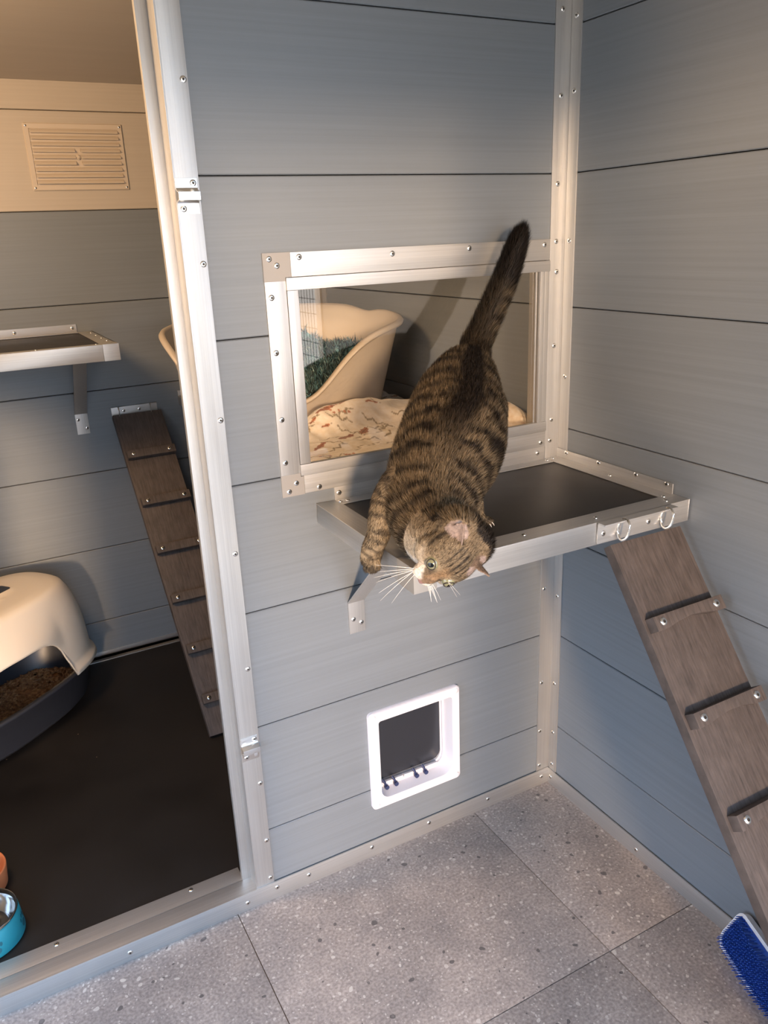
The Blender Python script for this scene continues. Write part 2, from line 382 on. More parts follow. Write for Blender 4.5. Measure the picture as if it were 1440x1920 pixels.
wire_panel(lambda u, z: (u, -2.42, z), -1.60, -1.04, .02, 1.82, 'wire mesh panel at the left of the open front')
wire_panel(lambda u, z: (-1.64, u, z), -.98, -.02, .02, 1.14, 'wire mesh panel over an unseen left opening, added to let skylight in')  # unseen opening added so skylight reaches the lower right wall

# ------------------------------------------------------------ window
wn = empty('window_1', kind='structure')
def part(name, boxes, m, parent, bevel=.0005, **k):
    mb = MB()
    for a, b in boxes: mb.box(a, b)
    return mb.build(name, m, parent, bevel=bevel, **k)
y0 = -.0035
part('top_rail', [((-.595, y0, 1.2605), (-.0405, 0, 1.300))], m_alu_x, wn)
part('bottom_rail', [((-.600, y0, .8775), (-.0405, 0, .9115))], m_alu_x, wn)
part('side_rail', [((-.644, y0, .9175), (-.6065, 0, 1.2545))], m_alu_z, wn)
part('corner_plate', [((-.6445, y0, 1.2545), (-.6065, 0, 1.3005)), ((-.6065, y0, 1.2605), (-.5955, 0, 1.3005))], m_corner, wn, bevel=0, label='grey plastic corner plate')
part('corner_plate', [((-.6445, y0, .8765), (-.6065, 0, .9175)), ((-.6065, y0, .8765), (-.6005, 0, .9105))], m_corner, wn, bevel=0, label='grey plastic corner plate')
yb = -.0065
part('glazing_bead', [((-.606, yb, 1.239), (-.0405, .004, 1.2594))], m_alu_x, wn)
part('glazing_bead', [((-.606, yb, .9126), (-.0405, .004, .9330))], m_alu_x, wn)
part('glazing_bead', [((-.6055, yb+.001, .9336), (-.5855, .004, 1.2384))], m_alu_z, wn)
part('glazing_bead', [((-.0640, yb+.001, .9330), (-.0530, .004, 1.2390)), ((-.0535, yb+.003, .9330), (-.0405, .004, 1.2390))], m_alu_z, wn)
part('pane_edge', [((-.0700, .001, .9330), (-.0670, .004, 1.2390))], m_alu_z, wn)
mb = MB(); mb.add([(-.600, .006, .915), (-.050, .006, .915), (-.050, .006, 1.255), (-.600, .006, 1.255)], [(0, 1, 2, 3)]); mb.build('pane', m_glass, wn)
part('reveal', [((-.604, .008, .896), (-.600, .05, 1.266)), ((-.048, .008, .896), (-.044, .05, 1.266)), ((-.604, .008, 1.262), (-.044, .05, 1.266)), ((-.604, .008, .894), (-.044, .05, .898))], m_alu_x, wn)
for x, z in ((-.633, 1.291), (-.620, 1.280), (-.579, 1.292), (-.399, 1.289), (-.233, 1.291), (-.054, 1.290), (-.634, 1.229), (-.634, 1.137), (-.634, 1.020), (-.634, .941), (-.616, .900), (-.631, .886), (-.571, .885), (-.052, .888)):
    screw(wn, (x, y0, z), Yn)

# ------------------------------------------------------------ cat flap
cf = empty('cat_flap', (-.384, 0, .124), label='white plastic cat flap with a dark see-through door, low on the grey back wall', cat='cat flap')
def rrect(x0, x1, z0, z1, r, n=6):
    p = []
    for cx, cz, a in ((x1-r[1], z1-r[1], 0), (x0+r[0], z1-r[0], 90), (x0+r[3], z0+r[3], 180), (x1-r[2], z0+r[2], 270)):
        rr = r[[(0), (1), (2), (3)].index({0: 1, 90: 0, 180: 3, 270: 2}[a])]
        for k in range(n+1):
            t = math.radians(a+90*k/n); p.append((cx+rr*math.cos(t), cz+rr*math.sin(t)))
    return p
def ring(mb, A, B, ya, yb):
    n = len(A); vs = [(x, ya, z) for x, z in A]+[(x, yb, z) for x, z in B]
    mb.add(vs, [(i, (i+1) % n, n+(i+1) % n, n+i) for i in range(n)], True)
def loc(o, parent):  # keep world-space geometry under a parent that is not at the origin
    o.location = -parent.location; return o
O1 = rrect(-.499, -.270, .124, .3685, [.010, .010, .010, .010]); O2 = rrect(-.4965, -.2725, .1265, .366, [.009]*4)
I0 = rrect(-.477, -.291, .147, .346, [.006, .008, .030, .022]); I1 = rrect(-.472, -.296, .153, .343, [.006, .008, .028, .020])
I2 = rrect(-.469, -.300, .160, .341, [.006, .008, .026, .016]); I3 = rrect(-.466, -.303, .164, .339, [.006, .008, .024, .014])
mb = MB(); ring(mb, O1, O1, 0, -.008); ring(mb, O1, O2, -.008, -.011); ring(mb, O2, I0, -.011, -.011); ring(mb, I0, I1, -.011, .018); ring(mb, I1, I2, .018, .018); ring(mb, I2, I2, .018, .024); ring(mb, I2, I3, .024, .024); ring(mb, I3, I3, .024, .034)
loc(mb.build('frame', m_white, cf, sharp=40), cf)
for x, z in ((-.4885, .3575), (-.2805, .3575), (-.4885, .1350), (-.2805, .1350)):
    mb = MB(); lathe(mb, [(.0062, 0), (.0060, .0012), (.0040, .0024), (.0012, .0028)], 16)
    mb.v = [(x+a, -.011-c_, z+b_) for a, b_, c_ in mb.v]; loc(mb.build('screw_cap', m_white, cf, sharp=60), cf)
mb = MB(); mb.prism(rrect(-.4655, -.3035, .170, .3385, [.006, .008, .022, .006]), lambda p, t: (p[0], t, p[1]), .025, .031); fd = loc(mb.build('flap_door', m_flap, cf, bevel=.001), cf)
part('flap_rail', [((-.462, .015, .160), (-.408, .022, .167)), ((-.405, .016, .161), (-.378, .022, .166)), ((-.375, .015, .160), (-.318, .022, .167))], m_white, cf).location = -cf.location
for x in (-.455, -.431, -.3775, -.353):
    mb = MB(); mb.tube([(x, .012, .160), (x-.003, .010, .169), (x-.006, .016, .175)], .0028, 8); mb.tube([(x+.001, .013, .157), (x+.001, .006, .157)], .0052, 10)
    loc(mb.build('hinge_pin', m_pin, cf, label='navy blue hinge pin'), cf)

# ------------------------------------------------------------ latch keepers on the post
def keeper(zc, label):
    e = empty('latch_keeper', (-.757, -T, zc), label=label, cat='latch keeper', group='latch keepers on the doorway post')
    prof = [(-.026, 0), (-.026, -.0018), (-.011, -.0018), (-.008, -.0035), (-.006, -.014), (.006, -.014), (.0095, -.0035), (.012, -.0018), (.026, -.0018), (.026, 0), (.0105, 0), (.008, -.002), (.0045, -.0122), (-.0045, -.0122), (-.0065, -.002), (-.0095, 0)]
    mb = MB(); mb.prism([(y, z) for z, y in prof], lambda p, t: (t, p[0], p[1]), -.0175, .0165)
    me = mb.build('plate', m_steel, e, bevel=.0004)
    s1 = screw(e, e.location+Vector((.010, -.0018, .019)), Yn); s2 = screw(e, e.location+Vector((-.009, -.0018, -.018)), Yn)
    for dx, dz in ((-.011, .0185), (.010, -.018)):
        part('square_hole_plug', [((dx-.0035, -.0023, dz-.0035), (dx+.0035, -.0017, dz+.0035))], m_steel, e, bevel=.0003)
keeper(1.390, 'small folded steel latch keeper high on the doorway post')
keeper(.382, 'small folded steel latch keeper low on the doorway post')

# ------------------------------------------------------------ outer shelf
SB = dict(BL=Vector((-.579, 0, .8525)), BR=Vector((-.0035, 0, .8490)), FL=Vector((-.5806, -.3600, .8480)), FR=Vector((-.0035, -.3640, .8475)))
def SH(u, v, h=0):       # u 0..1 left-right, v 0..1 wall-front, h above the shelf top
    a = SB['BL'].lerp(SB['BR'], u); b = SB['FL'].lerp(SB['FR'], u); p = a.lerp(b, v); p.z += h; return p
def shT(p): return SH(p[0], p[1], p[2])
sh = empty('wall_shelf', (-.29, -.17, .84), label='aluminium-framed shelf with black top under the window, cat standing on it', cat='shelf')
def shpart(name, boxes, m, bevel=.0006, **k):
    mb = MB()
    for a, b in boxes: mb.box(a, b, shT)
    return loc(mb.build(name, m, sh, bevel=bevel, **k), sh)
du, dv = 1/.577, 1/.362
shpart('shelf_panel', [((.02, .03, -.014), (.98, .97, -.0015))], m_black, label='black board')
shpart('left_rail', [((0, 0, -.0015), (.042*du, 1, 0)), ((0, 0, -.038), (.003*du, 1, 0))], m_alu_y)
shpart('front_rail', [((0, 1-.040*dv, -.001), (1, 1, .0005)), ((.0, 1-.003*dv, -.040), (1, 1, .0005))], m_alu_x)
shpart('right_rail', [((1-.034*du, .0, -.001), (1, .93, .0006)), ((1-.003*du, .0, -.001), (1, .895, .020))], m_alu_y)
shpart('back_rail', [((.066, 0, -.001), (.94, .030*dv, .0006)), ((.066, 0, -.001), (.935, .003*dv, .0305))], m_alu_x)
shpart('corner_cap', [((-.0012, 1-.050*dv, -.041), (.040*du, 1.003, .0012))], m_cap, label='end cap of the front rail')
for u_, v_ in ((.10, .05), (.075, .045), (.055, .47), (.98-.0, .48), (.955, .90), (.93, .955), (.645, .95), (.385, .94), (.93, .045), (.965, .03)):
    p = SH(u_, v_, .0012); screw(sh, p, Zn, .8)
for x in (-.532, -.300, -.060): screw(sh, (x, -.0036, .866), Yn)
for y in (-.033, -.131, -.234, -.311): screw(sh, (-.0062, y, .8635), Xn)
# bracket: wall plate + strut
mb = MB(); t = .003
prof = [(0, .565), (0, .634), (-.190, .8195), (-.215, .8195), (-.215, .8165), (-.1915, .8165), (-.003, .6328), (-.003, .565)]
mb.prism(prof, lambda p, t_: (t_, p[0], p[1]), -.527, -.491); br = loc(mb.build('bracket', m_alu_z, sh, bevel=.0005), sh)
for x, z in ((-.517, .596), (-.500, .585)): 
    s_ = screw(br, Vector((x, -.003, z)), Yn)

# ------------------------------------------------------------ outer ramp
def ramp_thing(name, x0, x1, ytop, ztop, L_, ang, cleats, label, m, wall_y=None, skew=0):
    e = empty(name, ((x0+x1)/2, ytop-L_*math.cos(ang), 0.001 if wall_y is None else .041), label=label, cat='ramp')
    d = Vector((0, -math.cos(ang), -math.sin(ang))); n = Vector((0, -math.sin(ang), math.cos(ang))); o0 = Vector((0, ytop, ztop))
    def F(x, s, h): return Vector((x+skew*s, 0, 0))+o0+d*s+n*h
    return e, F, n
def wood_part(name, mb, e, m, bevel=.0015, **k):
    return loc(mb.build(name, m, e, bevel=bevel, **k), e)
m_wood_r = streaked('dark_composite_wood_ramp', (.036, .028, .025), (.112, .090, .081), (260, 22, 22), (.5, .72), bs=.6, cloud=30)
def make_ramp(e, F, n, x0, x1, Ls, cl, ch, m, sc_=1.0, curved=True):
    mb = MB(); mb.box((x0, 0, -.020), (x1, Ls, 0), lambda p: F(*p)); wood_part('ramp_board', mb, e, m)
    for s in cl:
        mb = MB(); K = 12; vs = []
        xa, xb = x0+.006, x1+.001
        # arched foot: lower edge curves in over the middle
        top = [(xa+(xb-xa)*k/K, s-.012) for k in range(K+1)]; bot = [(xa+(xb-xa)*k/K, s+.013-(.008*math.sin(math.pi*min(1, max(0, (k/K-.14)/.72))) if .14 < k/K < .86 and curved else 0)) for k in range(K+1)]
        poly = top+bot[::-1]; mb.prism(poly, lambda p, t: F(p[0], p[1], t), 0, ch); c_ = wood_part('cleat', mb, e, m, .001)
        for x in (xa+.018, xb-.018):
            o = screw(e, F(x, s, ch+.0002), n, 1.15*sc_)
ANG = math.radians(53.2)
e, F, n = ramp_thing('cat_ramp', -.190, -.022, -.3640, .8010, 1.0, ANG, [], 'dark wooden cat ramp with cleats hooked to the right front of the outer shelf', m_wood_r)
import os
make_ramp(e, F, n, -.190, -.022, .985, (.150, .314, .478, .642, .806, .955), .021, m_wood_r, 1.2)
# hinge angle screwed to the shelf lip and two rings
hb = MB(); 
def HP(x, y, z): 
    q = SH((x+.5806)/.5771, 1.0); return Vector((x, q.y-.0006+y, q.z+z))
hb.box((-.222, -.003, -.037), (-.052, 0, .001), lambda p: HP(*p)); hb.box((-.222, -.019, -.002), (-.052, 0, .001), lambda p: HP(*p))
loc(hb.build('hinge_angle', m_alu_x, e, bevel=.0004), e)
for x in (-.210, -.106): screw(e, HP(x, -.003, -.020), Yn)
for x in (-.178, -.076):
    mb = MB(); c0 = HP(x, -.017, -.016); R_ = .0135
    mb.tube([c0+Vector((.004*math.sin(a), .95*R_*math.cos(a), 1.35*R_*math.sin(a))) for a in [math.radians(k*18) for k in range(20)]], .0022, 8, closed=True)
    loc(mb.build('ring', m_steel, e, label='steel wire ring'), e)

# ------------------------------------------------------------ inner shelf on the far wall
ish = empty('wall_shelf', (-1.2, 1.0, 1.05), label='aluminium-edged shelf with dark top high on the far wall inside', cat='shelf')
X1, ZT, YF = -.748, 1.090, .800
def ip(name, boxes, m, **k): o = part(name, boxes, m, ish, **k); return loc(o, ish)
ip('shelf_panel', [((-1.80, YF+.02, ZT-.014), (X1-.02, 1.19, ZT-.002))], m_black)
ip('front_rail', [((-1.82, YF, ZT-.0015), (X1-.04, YF+.035, ZT)), ((-1.82, YF, ZT-.040), (X1-.040, YF+.003, ZT))], m_alu_x)
ip('corner_cap', [((X1-.0395, YF-.0008, ZT-.0405), (X1, YF+.036, ZT+.001))], m_alu_x)
ip('end_rail', [((X1-.040, YF+.036, ZT-.0015), (X1, 1.197, ZT)), ((X1-.003, YF+.036, ZT-.038), (X1, 1.197, ZT))], m_alu_y)
ip('back_rail', [((-1.82, 1.197, ZT), (X1-.040, 1.2, ZT+.022)), ((-1.82, 1.17, ZT-.001), (X1-.04, 1.2, ZT+.0008))], m_alu_x)
for x in (-1.15, -.955, -.800): screw(ish, (x, 1.197, ZT+.012), Yn)
for x, y in ((X1-.012, 1.13), (X1-.012, 1.05), (X1-.012, .97), (X1-.012, .89), (X1-.012, .83), (X1-.05, .825), (-.94, .825), (-1.1, .825)): screw(ish, (x, y, ZT+.0005), Zn, .7)
mb = MB(); prof = [(1.2, .790), (1.2, .853), (1.02, 1.052), (.98, 1.052), (.98, 1.049), (1.018, 1.049), (1.197, .8515), (1.197, .790)]
mb.prism(prof, lambda p, t_: (t_, p[0], p[1]), -.833, -.797); br2 = loc(mb.build('bracket', m_alu_z, ish, bevel=.0005), ish)
for x, z in ((-.826, .835), (-.804, .808)): screw(ish, (x, 1.197, z), Yn)
# inner ramp
e, F, n = ramp_thing('cat_ramp', -.728, -.580, 1.185, .836, 1.0, math.radians(51.8), [], 'dark cat ramp leaning against the far wall inside, right of the litter box', m_wood_r, skew=.027)
make_ramp(e, F, n, -.728, -.580, 1.0, (.142, .297, .450, .603, .755, .90), .018, m_wood_r, curved=False)
part('hinge_angle', [((-.728, 1.192, .832), (-.590, 1.2, .858))], m_alu_x, e).location = -e.location
for x in (-.692, -.645): screw(e, (x, 1.191, .846), Yn)
for x in (-.708, -.612):
    mb = MB(); mb.tube([(x, 1.188+.012*math.cos(a), .845+.014*math.sin(a)) for a in [math.radians(k*24) for k in range(15)]], .0016, 6, closed=True); loc(mb.build('ring', m_steel, e), e)

# ------------------------------------------------------------ sleeping platform behind the window
pf = empty('raised_platform', (-.26, .6, .85), label='black-topped sleeping platform with aluminium edge behind the window', cat='platform')
o = part('platform_board', [((-.515, .042, .848), (-.002, 1.195, .866))], m_black, pf); loc(o, pf)
o = part('edge_trim', [((-.521, .042, .842), (-.515, 1.195, .868)), ((-.521, 1.192, .868), (-.012, 1.1965, .886))], m_alu_y, pf); loc(o, pf)
screw(pf, (-.508, 1.192, .877), Yn)

# ------------------------------------------------------------ vent grille
vg = empty('vent_grille', (-.713, 1.2, 1.472), label='cream louvred vent grille on the far wall near the ceiling', cat='vent')
vx0, vx1, vz0, vz1 = -.841, -.583, 1.472, 1.641
mb = MB()
A = rrect(vx0, vx1, vz0, vz1, [.003]*4); Bq = rrect(vx0+.002, vx1-.002, vz0+.002, vz1-.002, [.002]*4); Ci = rrect(vx0+.013, vx1-.013, vz0+.013, vz1-.013, [.002]*4)
def ring2(A_, B_, ya, yb): ring(mb, A_, B_, 1.2-ya, 1.2-yb)
ring2(A, A, 0, .003); ring2(A, Bq, .003, .005); ring2(Bq, Ci, .005, .005); ring2(Ci, Ci, .005, .0)
loc(mb.build('frame', m_vent, vg, sharp=40), vg)
loc(part('back_sheet', [((vx0+.012, 1.1975, vz0+.012), (vx1-.012, 1.1995, vz1-.012))], m_vent, vg), vg)
hh = (vz1-vz0-.026)/9
for k in range(9):
    z_ = vz1-.013-(k+.5)*hh
    spans = [(vx0+.014, vx1-.014)] if k not in (3, 4, 5) else [(vx0+.014, -.718), (-.704, vx1-.014)]
    for xa, xb in spans:
        mb = MB(); mb.prism([(1.1975, z_+hh*.42), (1.1885, z_-hh*.10), (1.1880, z_-hh*.24), (1.1900, z_-hh*.22), (1.1975, z_+.1*hh)], lambda p, t: (t, p[0], p[1]), xa, xb); loc(mb.build('slat', m_vent, vg), vg)
mb = MB(); lathe(mb, [(.007, 0), (.007, .003), (.003, .006)], 12); mb.v = [(-.711+a, 1.197-c_, 1.5565+b_) for a, b_, c_ in mb.v]; loc(mb.build('centre_knob', m_vent, vg), vg)
for x, z in ((vx0+.007, vz1-.007), (vx1-.007, vz1-.007), (vx0+.007, vz0+.007), (vx1-.007, vz0+.007)): screw(vg, (x, 1.1948, z), Yn, .6)

# ------------------------------------------------------------ litter box
LC = Vector((-1.180, .940, .041)); LA = math.radians(39)
lu = Vector((math.cos(LA), math.sin(LA), 0)); lv = Vector((-math.sin(LA), math.cos(LA), 0))
def lshape(th, a, b, ex=2.7):
    c_, s_ = math.cos(th), math.sin(th)
    return (a*abs(c_)**(2/ex)*(1 if c_ >= 0 else -1), b*abs(s_)**(2/ex)*(1 if s_ >= 0 else -1))
def lpt(u, v, z): return LC+lu*u+lv*v+Vector((0, 0, z))
lb = empty('litter_box', LC, label='hooded litter box, cream hood over a dark tray, inside by the far wall', cat='litter box')
NT = 72
def loft(rings, ths=None):
    P = np.zeros((len(rings), NT, 3))
    for i, (a, b, z) in enumerate(rings):
        for j in range(NT):
            th = 2*math.pi*j/NT; u, v = lshape(th, a, b); P[i, j] = lpt(u, v, z)
    return P
me = grid_mesh('tray', loft([(.001, .001, .003), (.235, .125, .003), (.255, .140, .02), (.277, .157, .118), (.287, .166, .122), (.287, .166, .130), (.272, .152, .130), (.268, .149, .118), (.245, .132, .02), (.235, .125, .012), (.001, .001, .012)]), m_tray, closed_v=True)
loc(obj('tray', me, parent=lb, label='dark grey-blue tray'), lb)
# hood: columns start at the rim, or at the arch over the opening
P = np.zeros((26, 144, 3)); NTH = 144
for j in range(NTH):
    th = 2*math.pi*j/NTH; u0_, v0_ = lshape(th, .283, .162)
    zb = .128
    if v0_ < 0:
        s = (u0_+.055)/.165
        if abs(s) < 1: zb = .128+.150*(1-abs(s)**3.2)**(1/2.4)
    for i in range(26):
        t = i/25; z = zb+(.372-zb)*min(1, t/.8); h = (z-.128)/(.372-.128)
        k = 1-.06*h-.13*h**4
        brow = 0
        if v0_ < 0:
            s = (u0_+.055)/.165; brow = .024*max(0, 1-s*s)*math.exp(-((z-.275)/.05)**2)
        if t <= .8: a, b = .283*k, .162*k
        else:
            q = (t-.8)/.2; k2 = .81*(1-.08*q**.5)*(1-q**3); a, b = .283*k2, .162*k2; z = .372+.014*(1-(1-q)**3)
        if t < .015 and zb < .13: a *= 1.05; b *= 1.07
        if .015 < t < .06 and zb < .13: a *= 1.04; b *= 1.05
        u, v = lshape(th, a, b)
        P[i, j] = lpt(u, v-brow, z)
me = grid_mesh('hood', P, m_creamp, closed_v=True, solid=.004); loc(obj('hood', me, parent=lb, label='cream plastic hood'), lb)
me = grid_mesh('lid_seam', loft([(.001, .001, .3895), (.150, .080, .3890), (.188, .104, .3880), (.194, .109, .3860), (.196, .111, .3800)]), m_creamp, closed_v=True, solid=.002); loc(obj('lid', me, parent=lb), lb)
mb = MB(); mb.prism(rrect(-.05, .05, -.022, .022, [.01]*4), lambda p, t: lpt(p[0]+.050, p[1]+.015, t), .3870, .3905); loc(mb.build('handle_slot', m_tray, lb, label='dark handle slot'), lb)
mb = MB()
for k in range(2600):
    th = random.random()*2*math.pi; r = math.sqrt(random.random()); u, v = lshape(th, .245*r, .132*r)
    z = .045+.012*mn.noise(Vector((u*14, v*14, 0)))+random.random()*.006; a = random.random()*3.14; tl = (random.random()-.5)*.6
    d = lu*math.cos(a)+lv*math.sin(a)+Vector((0, 0, tl)); p = lpt(u, v, z); l_ = .004+.005*random.random()
    mb.tube([p-d*l_, p+d*l_], .0026, 5)
mb.v = [v for v in mb.v]
m_pel, nt, b = mat('wood_pellets', (.20, .09, .035), .8); oi = N(nt, 'ShaderNodeTexNoise'); oi.inputs['Scale'].default_value = 110; L(nt, objco(nt), oi.inputs[0])
L(nt, ramp(nt, oi.outputs[0], [(.3, (.17, .075, .035)), (.55, (.38, .20, .09)), (.7, (.55, .33, .16))]), b.inputs['Base Color'])
mb.build('litter_pellets', m_pel, None, label='brown wood pellets spread in the litter tray', cat='cat litter', kind='stuff')
me = grid_mesh('pellet_bed', loft([(.001, .001, .047), (.25, .137, .045), (.25, .137, .02)]), m_pel, closed_v=True); loc(obj('pellet_layer', me, parent=lb), lb)

# ------------------------------------------------------------ bowls
def bowl(name, c, prof_out, mo, label, cat_='bowl', inner=None, mi=None):
    e = empty(name, c, label=label, cat=cat_)
    def lat(prof, nm, m, **k):
        P = np.array([[(r*math.cos(2*math.pi*j/64), r*math.sin(2*math.pi*j/64), z) for j in range(64)] for r, z in prof])
        o = obj(nm, grid_mesh(nm, P, m, closed_v=True), parent=e, **k); return o
    lat(prof_out, 'outer_shell', mo)
    if inner: lat(inner, 'steel_insert', mi, label='polished steel insert')
    return e
bw = bowl('food_bowl', (-1.283, .157, .0405), [(.001, .0), (.070, .0), (.073, .003), (.0685, .052), (.0655, .056), (.062, .052), (.060, .03)], m_turq,
     'steel food bowl in a turquoise rubber sleeve with paw prints by the sill', inner=[(.0655, .054), (.0675, .0575), (.067, .060), (.0645, .0595), (.060, .050), (.0575, .036), (.055, .034), (.052, .018), (.044, .012), (.001, .011)], mi=m_chrome)
for a0 in (-75, -12, 50, -140):
    for da, z, ra, rz in ((0, .018, 7.2, .0072), (-8, .030, 2.4, .0045), (-3, .036, 2.4, .0048), (3.4, .036, 2.4, .0048), (8, .030, 2.4, .0045)):
        mb = MB(); pts = []
        for k in range(14):
            t = 2*math.pi*k/14; aa = math.radians(a0+da+ra*math.cos(t)); zz = z+rz*math.sin(t); R_ = .0733-.0045*(zz-.003)/.049+.0004
            pts.append((R_*math.cos(aa), R_*math.sin(aa), zz))
        mb.add(pts, [tuple(range(14))]); mb.build('paw_print_pad', m_paw, bw)
bowl('water_bowl', (-1.289, .306, .0405), [(.001, 0), (.056, 0), (.058, .003), (.062, .046), (.061, .049), (.058, .048), (.052, .012), (.001, .010)], m_terra, 'terracotta orange bowl behind the turquoise bowl')

# ------------------------------------------------------------ grooming brush
gb = empty('grooming_brush', (-.045, -.66, .0), label='white cat groomer with blue rubber bristles on the floor below the ramp', cat='brush')
BO = Vector((-.022, -.575, .098)); bu = Vector((-.22, -.95, -.20)).normalized(); bn = Vector((-.86, .10, .42)); bn = (bn-bn.dot(bu)*bu).normalized(); bv = bu.cross(bn)
if bv.z > 0: bv = -bv
def bp(u, v, h): return BO+bu*u+bv*v+bn*h+Vector((0, 0, .0))
LEN, WID = .19, .085
out_ = rrect(0, LEN, 0, WID, [.022]*4, 8)
def curve_h(u, v): return -.020*((u/LEN-.5)*2)**2
def bprism(poly, h0, h1, name, m, **k):
    mb = MB(); n_ = len(poly); vs = [bp(u, v, h0+curve_h(u, v)) for u, v in poly]+[bp(u, v, h1+curve_h(u, v)) for u, v in poly]
    mb.add(vs, [tuple(range(n_))[::-1], tuple(range(n_, 2*n_))]+[(i, (i+1) % n_, n_+(i+1) % n_, n_+i) for i in range(n_)]); return loc(mb.build(name, m, gb, bevel=.001, **k), gb)
bprism(out_, -.010, -.004, 'backing', m_whiteb)
mb = MB(); inn = rrect(.006, LEN-.006, .006, WID-.006, [.018]*4, 8); n_ = len(out_)
vs = [bp(u, v, -.004+curve_h(u, v)) for u, v in out_]+[bp(u, v, .006+curve_h(u, v)) for u, v in out_]+[bp(u, v, .006+curve_h(u, v)) for u, v in inn]+[bp(u, v, -.004+curve_h(u, v)) for u, v in inn]
mb.add(vs, [(r*n_+i, r*n_+(i+1) % n_, (r+1)*n_+(i+1) % n_, (r+1)*n_+i) for r in range(3) for i in range(n_)], True); loc(mb.build('rim', m_whiteb, gb), gb)
bprism(inn, -.0035, .001, 'rubber_pad', m_blue, label='blue rubber pad')
mb = MB()
for i in range(30):
    for j in range(13):
        u = .012+(LEN-.024)*i/29; v = .010+(WID-.020)*(j+.5*(i % 2))/12.5; p = bp(u, v, .001+curve_h(u, v)); q = bp(u, v, .023+curve_h(u, v))+Vector([random.uniform(-.0008, .0008) for _ in range(3)])
        mb.tube([p, q], [.0017, .0008], 5)
loc(mb.build('bristles', m_blue, gb, kind='stuff'), gb)

# ------------------------------------------------------------ pet bed on the platform
BC = Vector((-.330, .745, .8705)); BA = math.radians(-33)
eu = Vector((math.cos(BA), math.sin(BA), 0)); ev = Vector((-math.sin(BA), math.cos(BA), 0))   # ev points away from the entry
pb = empty('pet_bed', BC, label='oval beige plastic pet bed with a low front behind the window', cat='pet bed')
def rimh(th):
    s = math.sin(th)           # +1 back, -1 entry
    hgt = .235+.028*max(0, s)**2
    d = (th-math.radians(262)+math.pi) % (2*math.pi)-math.pi
    hgt -= .185*(1/(1+(abs(d)/.72)**5))
    hgt -= .012*math.exp(-((th-math.radians(52))/.16)**2)
    return hgt
NB = 120
def bedring(t_, off):      # t_ 0 bottom .. 1 rim
    R_ = []
    for j in range(NB):
        th = 2*math.pi*j/NB; H = rimh(th); z = H*t_; k = .80+.20*min(1, z/.24)
        a, b = .315*k+off, .225*k+off
        c_, s_ = math.cos(th), math.sin(th); u, v = a*abs(c_)**.85*np.sign(c_), b*abs(s_)**.85*np.sign(s_)
        R_.append(BC+eu*float(u)+ev*float(v)+Vector((0, 0, z)))
    return R_
rows = [[BC+Vector((0, 0, .001))]*NB, bedring(0, -.004)] + [bedring(t_, 0) for t_ in (.03, .2, .4, .6, .8, .93)]
top = bedring(.985, 0)
def lift(rw, dz): return [p+Vector((0, 0, dz)) for p in rw]
rows += [bedring(.985, .002), lift(bedring(.985, .013), -.002), lift(bedring(.99, .015), .003), lift(bedring(1, .010), .007), lift(bedring(1, .0), .008), lift(bedring(1, -.004), .002), bedring(.9, -.005), bedring(.6, -.005), bedring(.3, -.005), lift(bedring(.05, -.006), .003), [BC+Vector((0, 0, .006))]*NB]
me = grid_mesh('pet_bed_shell', np.array([[tuple(p) for p in r] for r in rows]), m_bedp, closed_v=True); loc(obj('shell', me, parent=pb), pb)
# shaggy teal bedding in it
def tufts(name, pts, nrms, cols, lens, mat_, width=.0012, comb=None, jit=.5, parent=None, **k):
    n_ = len(pts); d = nrms + (comb if comb is not None else 0) + rng.normal(0, jit, (n_, 3)); d /= np.linalg.norm(d, axis=1)[:, None]
    side = np.cross(d, rng.normal(0, 1, (n_, 3))); side /= np.linalg.norm(side, axis=1)[:, None]
    wd = width if not np.isscalar(width) else np.full(n_, width)
    A_ = pts-side*wd[:, None]/2; B_ = pts+side*wd[:, None]/2; T_ = pts+d*lens[:, None]
    V = np.stack([A_, B_, T_], 1).reshape(-1, 3); me = bpy.data.meshes.new(name)
    me.vertices.add(3*n_); me.vertices.foreach_set('co', V.astype(np.float32).ravel()); me.loops.add(3*n_); me.loops.foreach_set('vertex_index', np.arange(3*n_, dtype=np.int32))
    me.polygons.add(n_); me.polygons.foreach_set('loop_start', np.arange(0, 3*n_, 3, dtype=np.int32)); me.polygons.foreach_set('loop_total', np.full(n_, 3, np.int32)); me.update(calc_edges=True)
    at = me.color_attributes.new('Col', 'FLOAT_COLOR', 'POINT'); c4 = np.ones((n_, 3, 4), np.float32)
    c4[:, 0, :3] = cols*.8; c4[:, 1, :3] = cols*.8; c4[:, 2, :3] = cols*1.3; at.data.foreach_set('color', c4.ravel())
    me.shade_smooth()
    nn = np.repeat(nrms/np.linalg.norm(nrms, axis=1)[:, None], 3, 0); me.normals_split_custom_set_from_vertices(nn.tolist())
    me.materials.append(mat_); return obj(name, me, parent=parent, **k)
fb = empty('fluffy_bedding', BC+Vector((0, 0, .01)), label='shaggy teal and grey bedding bunched up inside the pet bed', cat='bedding')
nu, nv = 70, 70; P = np.zeros((nu, nv, 3)); Cc = np.zeros((nu, nv, 3))
